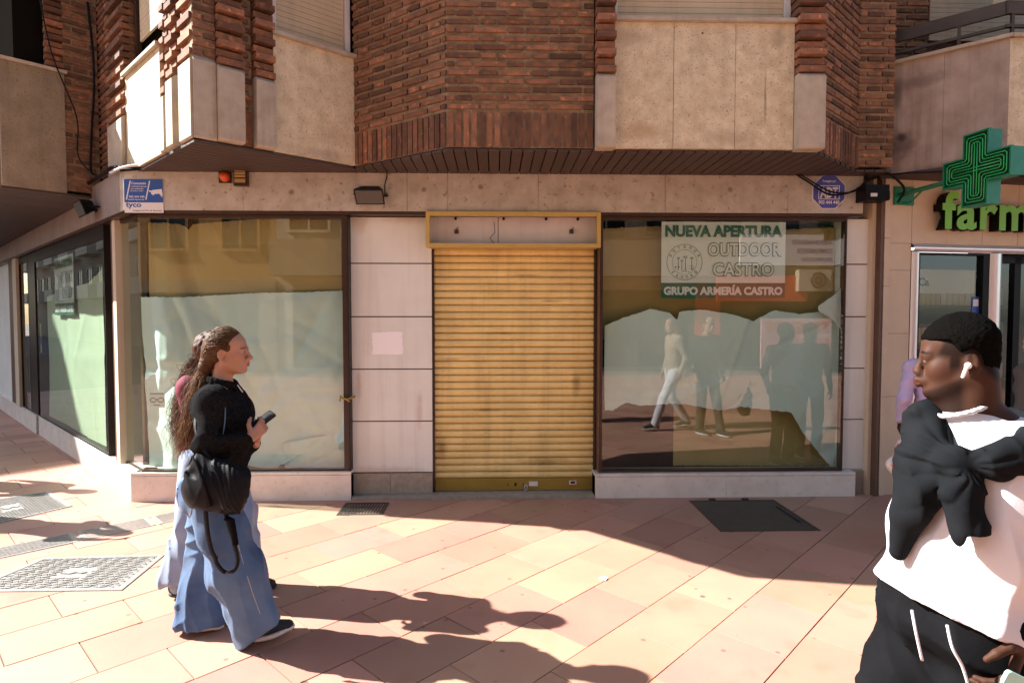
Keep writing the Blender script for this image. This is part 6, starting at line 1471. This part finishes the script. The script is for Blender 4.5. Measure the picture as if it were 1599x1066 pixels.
# ================================================================= man in the white t-shirt, close to the camera
D_ = 1.62; P = Pose(D_); right = V(*RT); upv = V(0, 0, 1); away = V(*FW); k = .92
HB = basis((-.86, .51, -.02)); B = basis((-.97, -.22, 0))
root = thing('person', 'man in a white t-shirt with a charcoal jacket knotted round his shoulders', 'person', at_depth(1500, 1500, D_))
gz = at_depth(1500, 566, D_); root.location = (gz.x, gz.y, 0)
c = P(1499, 560)
gx, gy = P(1495, 700)[:2]
def L_(x, y, z): return V(gx, gy, 0) + B @ V(x, y, z)
J = dict(neck=P(1501, 641, .01), chest=P(1512, 745, .0), belly=P(1505, 860, .0), pelvis=P(1492, 960, .0), shR=P(1480, 702, .14), shL=P(1607, 702, -.06), elR=P(1496, 850, .27), elL=P(1636, 868, -.10), wrR=P(1500, 985, .25), wrL=P(1598, 1000, -.15),
         hipR=P(1450, 990, .07), hipL=P(1535, 995, -.05), knR=L_(.10, -.12, .50), knL=L_(.02, .10, .50), anR=L_(.16, -.12, .10), anL=L_(-.16, .11, .10), toeR=L_(.32, -.12, .03), toeL=L_(.0, .11, .03))
S = body_shape(c, HB, k, J, False, .92, skull=.74)
S.cap(c + HB @ V(-.034, 0, -.010) * k, c + HB @ V(-.040, 0, -.10) * k, .049 * k, .050 * k, .03)
S.cap(c + HB @ V(-.045, .03, -.05) * k, J['neck'] + B @ V(-.01, .02, 0), .028, .036, .03); S.cap(J['neck'] + B @ V(-.03, 0, 0), J['shL'] * .6 + J['neck'] * .4 + V(0, 0, .02), .045, .04, .04)
tips, th = hand(S, J['wrL'], P(1580, 1060, -.18), right * .7 - away * .6, .185, .62, .2, 1, 1.08)
hand(S, J['wrR'], J['wrR'] + V(-.02, 0, -.1), away, .185, .5, .2, 1, 1.05)
flesh('body', S, .0036, M['skin_d'], root, 1, colfn=head_tint(c, HB, k, (.95, .72, .72), (.12, .12, .12), (.16, .16, .17), (.07, .07, .08)))
eyes(c, HB, k, root)
# short afro with a faded edge
S = Shape(); S.ell(c + HB @ V(-.0133, 0, .032) * k, V(.0706, .074, .086) * k, 0, rot=HB); S.ell(c + HB @ V(.026, 0, .044) * k, V(.068, .066, .060) * k, .03 * k, rot=HB); S.cap(c + HB @ V(-.034, 0, -.010) * k, c + HB @ V(-.040, 0, -.10) * k, .049 * k, .050 * k, .03)
S.lo = S.lo - .03; S.hi = S.hi + .03
sm_ = lambda a_: np.clip(a_, 0, 1) ** 2 * (3 - 2 * np.clip(a_, 0, 1))
def crop(Pt, D):
    L = ((Pt - c) @ HB) / k; x, y, z = L[:, 0], L[:, 1], L[:, 2]
    up_ = (sm_((z + .055) / .05) * .005 + sm_((z - .01) / .07) * .012) * np.clip((.102 - x) / .07, .22, 1)
    inside = np.maximum(z - .050 + .0 * x, (.034 - x) * .8 + (z - .050) * .6 + np.minimum(0, 0 * z))       # above the hairline, or behind the temple line
    ear = np.sqrt(((x + .016) / .024) ** 2 + ((z + .012) / .036) ** 2) - 1
    e_ = sm_(np.minimum(inside / .010, np.where(np.abs(y) > .045, ear * 2.2, 9)))
    return D - (up_ * e_ - .004 * (1 - e_) - .003 * sm_((-.035 - z) / .03)) * k
S.func(crop); S.func(lambda Pt, D: D - .0008 * wave(Pt, 2, 300, 8) - .0006 * wave(Pt, 7, 560, 8))
flesh('hair', S, .0028, M['afro'], root, 0)
# t-shirt
def tee_ops(S, g=0.0):
    S.cap(J['shR'], J['shL'], .070 + g, .070 + g, .03); S.cap(J['neck'] - V(0, 0, .030), J['shL'] + V(0, 0, .004), .072 + g, .064 + g, .05); S.cap(J['neck'] - V(0, 0, .030), J['shR'] + V(0, 0, .004), .072 + g, .06 + g, .05)
    S.ell(P(1522, 755, 0), V(.140 + g, .180 + g, .17 + g), .06, rot=B); S.ell(P(1500, 860, 0), V(.140 + g, .205 + g, .19 + g), .06, rot=B); S.ell(P(1488, 945, 0), V(.150 + g, .215 + g, .12 + g), .06, rot=B)
    S.cap(J['shL'], J['shL'] * .38 + J['elL'] * .62, .078 + g, .092 + g, .035); S.cap(J['shR'], J['shR'] * .4 + J['elR'] * .6, .066 + g, .070 + g, .035)
S = Shape(); tee_ops(S); S.func(folds(.009, 51, 22, upv * .8 + right * .4)); S.func(lambda Pt, D: D - .0035 * wave(Pt, 53, 22, 5))
S.ell(J['neck'] + V(-.012, -.012, .056), V(.078, .068, .062), .012, rot=B, sub=True)
dirh = P(1600, 1001, -.1) - P(1365, 912, -.02); nh = np.cross(dirh, away); nh = nh if nh[2] < 0 else -nh; S.plane(P(1365, 912, -.02), nh)
ad_ = J['elL'] - J['shL']; ad_ /= np.linalg.norm(ad_); cutp = J['shL'] * .40 + J['elL'] * .60
def sleeve_cut(Pt, D): m = ((Pt - J['shL']) @ right > -.045) & ((Pt[:, 2] < cutp[2] + .02)); return np.where(m & (((Pt - P(1575, 850, 0)) @ right) > 0), np.maximum(D, (Pt - cutp) @ ad_), D)
S.func(sleeve_cut)
ts = flesh('t_shirt', S, .0045, M['tee'], root, 2)
S = Shape(); q0 = J['neck'] + V(-.012, -.010, .014)
for i in range(26):
    pr_ = [q0 + B @ V(.070 * math.cos(a_) , .062 * math.sin(a_), -.022 * math.cos(a_) - .002 + .006 * abs(math.sin(a_))) for a_ in (2 * math.pi * i / 26, 2 * math.pi * (i + 1) / 26)]; S.cap(pr_[0], pr_[1], .0062, .0062, .005)
flesh('neck_band', S, .0035, M['tee'], ts, 1)
# trousers
S = Shape(); S.ell(P(1490, 935, .01), V(.140, .196, .12), .05, rot=B); S.ell(P(1487, 968, .01), V(.145, .20, .10), .05, rot=B); S.cap(P(1447, 985, .08), J['knR'], .125, .105, .04); S.cap(J['knR'], J['anR'] + V(0, 0, -.02), .105, .075, .03); S.cap(P(1535, 990, -.05), J['knL'], .128, .105, .04); S.cap(J['knL'], J['anL'] + V(0, 0, -.02), .105, .075, .03)
S.func(folds(.010, 61, 30, right)); tr = flesh('trousers', S, .006, M['black_cloth'], root, 2)
mb = MB(); mb.tube(spl([P(1424, 952, -.165), P(1430, 985, -.185), P(1440, 1030, -.18)]), .0034, 6); mb.build('drawstring', M['tee'], tr, smooth=True)
mb = MB(); mb.tube(spl([P(1479, 975, -.185), P(1487, 1010, -.205), P(1503, 1040, -.205), P(1514, 1078, -.20)]), .0034, 6); mb.build('drawstring', M['tee'], tr, smooth=True)
for a_ in 'RL': g_ = J['an' + a_].copy(); g_[2] = 0; dv = B @ V(1, 0, 0); shoe(root, g_ - dv * .08, g_ + dv * .21, .006)
# jacket knotted over the chest
def front(px, py, off=-.0):        # point just in front of the shirt
    Sx = front.S
    for dd in np.arange(-.40, .30, .006):
        if Sx.d(P(px, py, dd)[None])[0] < 0: return P(px, py, dd + off)
    return P(px, py, .1 + off)
front.S = Shape(); tee_ops(front.S)
S = Shape(); KN = front(1493, 722, -.028)
S.cap(front(1625, 708, -.01), front(1560, 722, -.012), .056, .044, .02, sq=(away, .7)); S.cap(front(1560, 722, -.012), KN, .044, .030, .02, sq=(away, .8))
S.ell(KN, V(.052, .040, .040), .012, rot=np.stack([right, away, upv], 1)); S.cap(KN + V(0, -.012, .028), KN + V(.012, -.016, -.028), .021, .021, .010)
S.cap(KN, front(1456, 694, -.012), .030, .045, .02, sq=(away, .7)); S.cap(front(1456, 694, -.012), front(1440, 664, -.0), .045, .042, .02, sq=(away, .85))
S.cap(KN + V(-.005, 0, -.01), front(1458, 755, -.030), .026, .040, .010, sq=(away, .8)); S.cap(front(1458, 755, -.030), front(1447, 779, -.030), .040, .038, .02, sq=(away, .8))
S.cap(KN + V(.004, 0, -.02), front(1502, 772, -.034), .032, .047, .012, sq=(away, .72)); S.cap(front(1502, 772, -.034), front(1512, 835, -.032), .047, .050, .02, sq=(away, .7))
S.plane(front(1512, 843, -.03), (0, 0, -1)) if 0 else None
# part over the far shoulder, and the body of the jacket hanging down at his far side
S.cap(P(1447, 662, .03), P(1440, 720, .0), .052, .058, .03); S.cap(P(1440, 720, .0), P(1420, 800, -.02), .058, .046, .03); S.cap(P(1420, 800, -.02), P(1404, 862, .0), .044, .022, .02)
S.cap(P(1440, 654, .06), P(1500, 645, .15), .048, .050, .03); S.cap(P(1500, 645, .15), P(1600, 672, .10), .050, .055, .03); S.cap(P(1600, 672, .10), front(1625, 700, -.0), .055, .056, .03)
S.cap(P(1434, 642, .02), P(1456, 634, .06), .020, .018, .02); S.cap(P(1452, 634, .06), P(1476, 636, .09), .018, .016, .02)
S.cap(P(1440, 700, .16), P(1436, 900, .20), .06, .05, .03, sq=(away, .5)); S.cap(P(1560, 700, .16), P(1540, 900, .19), .08, .07, .03, sq=(away, .4))
zcut = P(1512, 843, -.2)[2]
def cuff(Pt, D): m = ((Pt - KN) @ right > -.03) & ((Pt - KN) @ right < .12) & ((Pt - KN) @ away < .06); return np.where(m, np.maximum(D, zcut - Pt[:, 2]), D)
def gather(Pt, D):
    q = Pt - KN; a_ = np.arctan2(q @ upv, q @ right); rr_ = np.linalg.norm(q, axis=1); return D - .0055 * (np.abs(np.sin(a_ * 6.5 + 9 * rr_)) ** .7 - .6) * np.clip((rr_ - .03) / .03, 0, 1) * np.clip((.30 - rr_) / .18, 0, 1)
S.func(cuff); S.func(gather); S.func(folds(.0045, 71, 40, away)); S.func(lambda Pt, D: D - .0025 * wave(Pt, 73, 40, 5))
jk = flesh('jacket', S, .004, M['grey_cloth'], root, 2)
# bracelet, earbud, phone
w_ = J['wrL']; dv = J['wrL'] - J['elL']; dv /= np.linalg.norm(dv); e1 = np.cross(dv, upv); e1 /= np.linalg.norm(e1); e2 = np.cross(dv, e1)
mb = MB(); mb.tube([w_ - dv * .012 + (e1 * math.cos(a_) + e2 * math.sin(a_)) * .0305 for a_ in np.linspace(0, 2 * math.pi, 25)[:-1]], .0032, 6, closed=True); mb.build('bracelet', M['signw'], root, smooth=True)
S = Shape(); e_ = c + HB @ V(-.008, .084, -.014) * k; S.ell(e_, V(.0085, .0075, .0085), 0, rot=HB); S.cap(e_ + HB @ V(.003, .004, -.002), e_ + HB @ V(.012, .006, -.028), .0048, .0042, .004)
o = flesh('earbud', S, .0014, mat('earbud_white', (.8, .8, .8), .25), None, 1); tag(o, 'white wireless earbud in the left ear of the man in the white t-shirt', 'earbud')
slab('phone', 'phone in a pale teal case in the hand of the man in the white t-shirt', 'phone', P(1572, 1100, -.22), upv * .9 + right * .45, right * .9 - upv * .4, None, .15, .074, .010, M['teal'])

# ================================================================= people near the pharmacy and beyond the frame
rt_, J3, c3, HB3, B3, T3, s3 = person((3.335, -1.165), (.30, .95), 1.64, dict(elR=(-.10, -.28, 1.16), wrR=(.08, -.20, 1.02), elL=(-.06, .25, 1.14), wrL=(.02, .245, .95)), 'person in a lilac shirt with a carrier bag standing at the pharmacy corner', 'skin_d', 'lilac', 'slate', 'afro', res=.007)
rt_.location = rt_.location
pb = thing('plastic_bag', 'white plastic carrier bag with orange print hanging from the hand of the person in lilac', 'carrier bag', (2.98, -1.1, .75))
Pq = Pose(4.5)
S = Shape(); S.cap(Pq(1409, 700, -.05), Pq(1402, 728, -.05), .055, .085, .03, sq=(away, .5)); S.cap(Pq(1413, 672, -.05), Pq(1409, 700, -.05), .018, .055, .03, sq=(away, .5)); S.func(folds(.008, 81, 40, upv)); S.func(lambda Pt, D: D - .003 * wave(Pt, 83, 60, 4))
bo = flesh('bag_body', S, .006, M['plastic_w'], pb, 1)
mb = MB(); mb.tube([Pq(1412, 668, -.05), Pq(1416, 655, -.05), Pq(1420, 668, -.05)], .007, 6); mb.build('handle', M['plastic_w'], pb)
mb = MB(); 
for px, py, a_ in ((1400, 700, .9), (1406, 712, .7), (1395, 725, .5)):
    q = Pq(px, py, -.10); mb.tube([q + V(-.02, 0, -.03) * a_, q + V(0, -.004, 0), q + V(.012, 0, .045) * a_], [.006, .011, .004], 6)
mb.build('print', M['red'], pb)
people = [((3.82, -1.52), (-.2, .98), 1.64, {}, 'woman with long dark hair in dark clothes by the pharmacy door just outside the picture', 'skin_l', 'slate', 'slate', 'hair_d', 'long', True),
          ((3.10, -3.05), (.3, 1), 1.72, dict(knR=(.1, -.1, .5), anR=(.2, -.1, .1)), 'man in dark clothes seen only as a reflection in the window', 'skin_l', 'black_cloth', 'slate', 'hair_b', 'short', False),
          ((2.72, -3.45), (-1, .15), 1.70, dict(knR=(.20, -.1, .50), anR=(.34, -.1, .12), knL=(-.02, .1, .48), anL=(-.28, .1, .14), toeL=(-.16, .1, .03), elR=(-.10, -.22, 1.12), wrR=(-.0, -.24, .88)), 'person in white trousers and a tan jacket walking beyond the right edge of the picture', 'skin_l', 'tan', 'tee', 'hair_b', 'short', False),
          ((-6.15, .78), (1, -.1), 1.72, {}, 'pedestrian in grey top beyond the left edge whose shadow reaches the ribbed cover', 'skin_l', 'slate', 'denim', 'hair_b', 'short', False),
          ((-4.98, -.42), (1, -.2), 1.62, dict(elR=(.16, -.22, 1.24), wrR=(.38, -.15, 1.36), elL=(.15, .2, 1.2), wrL=(.36, .1, 1.3)), 'pedestrian with raised forearms beyond the left edge of the picture', 'skin_l', 'lilac', 'denim', 'hair_b', 'short', True)]
for pos, f_, h_, jj, lb_, sk, tp, trs, hm, hr_, fem in people: person(pos, f_, h_, jj, lb_, sk, tp, trs, hm, hair=hr_, female=fem, res=.011)
print('all built', len(bpy.data.objects))
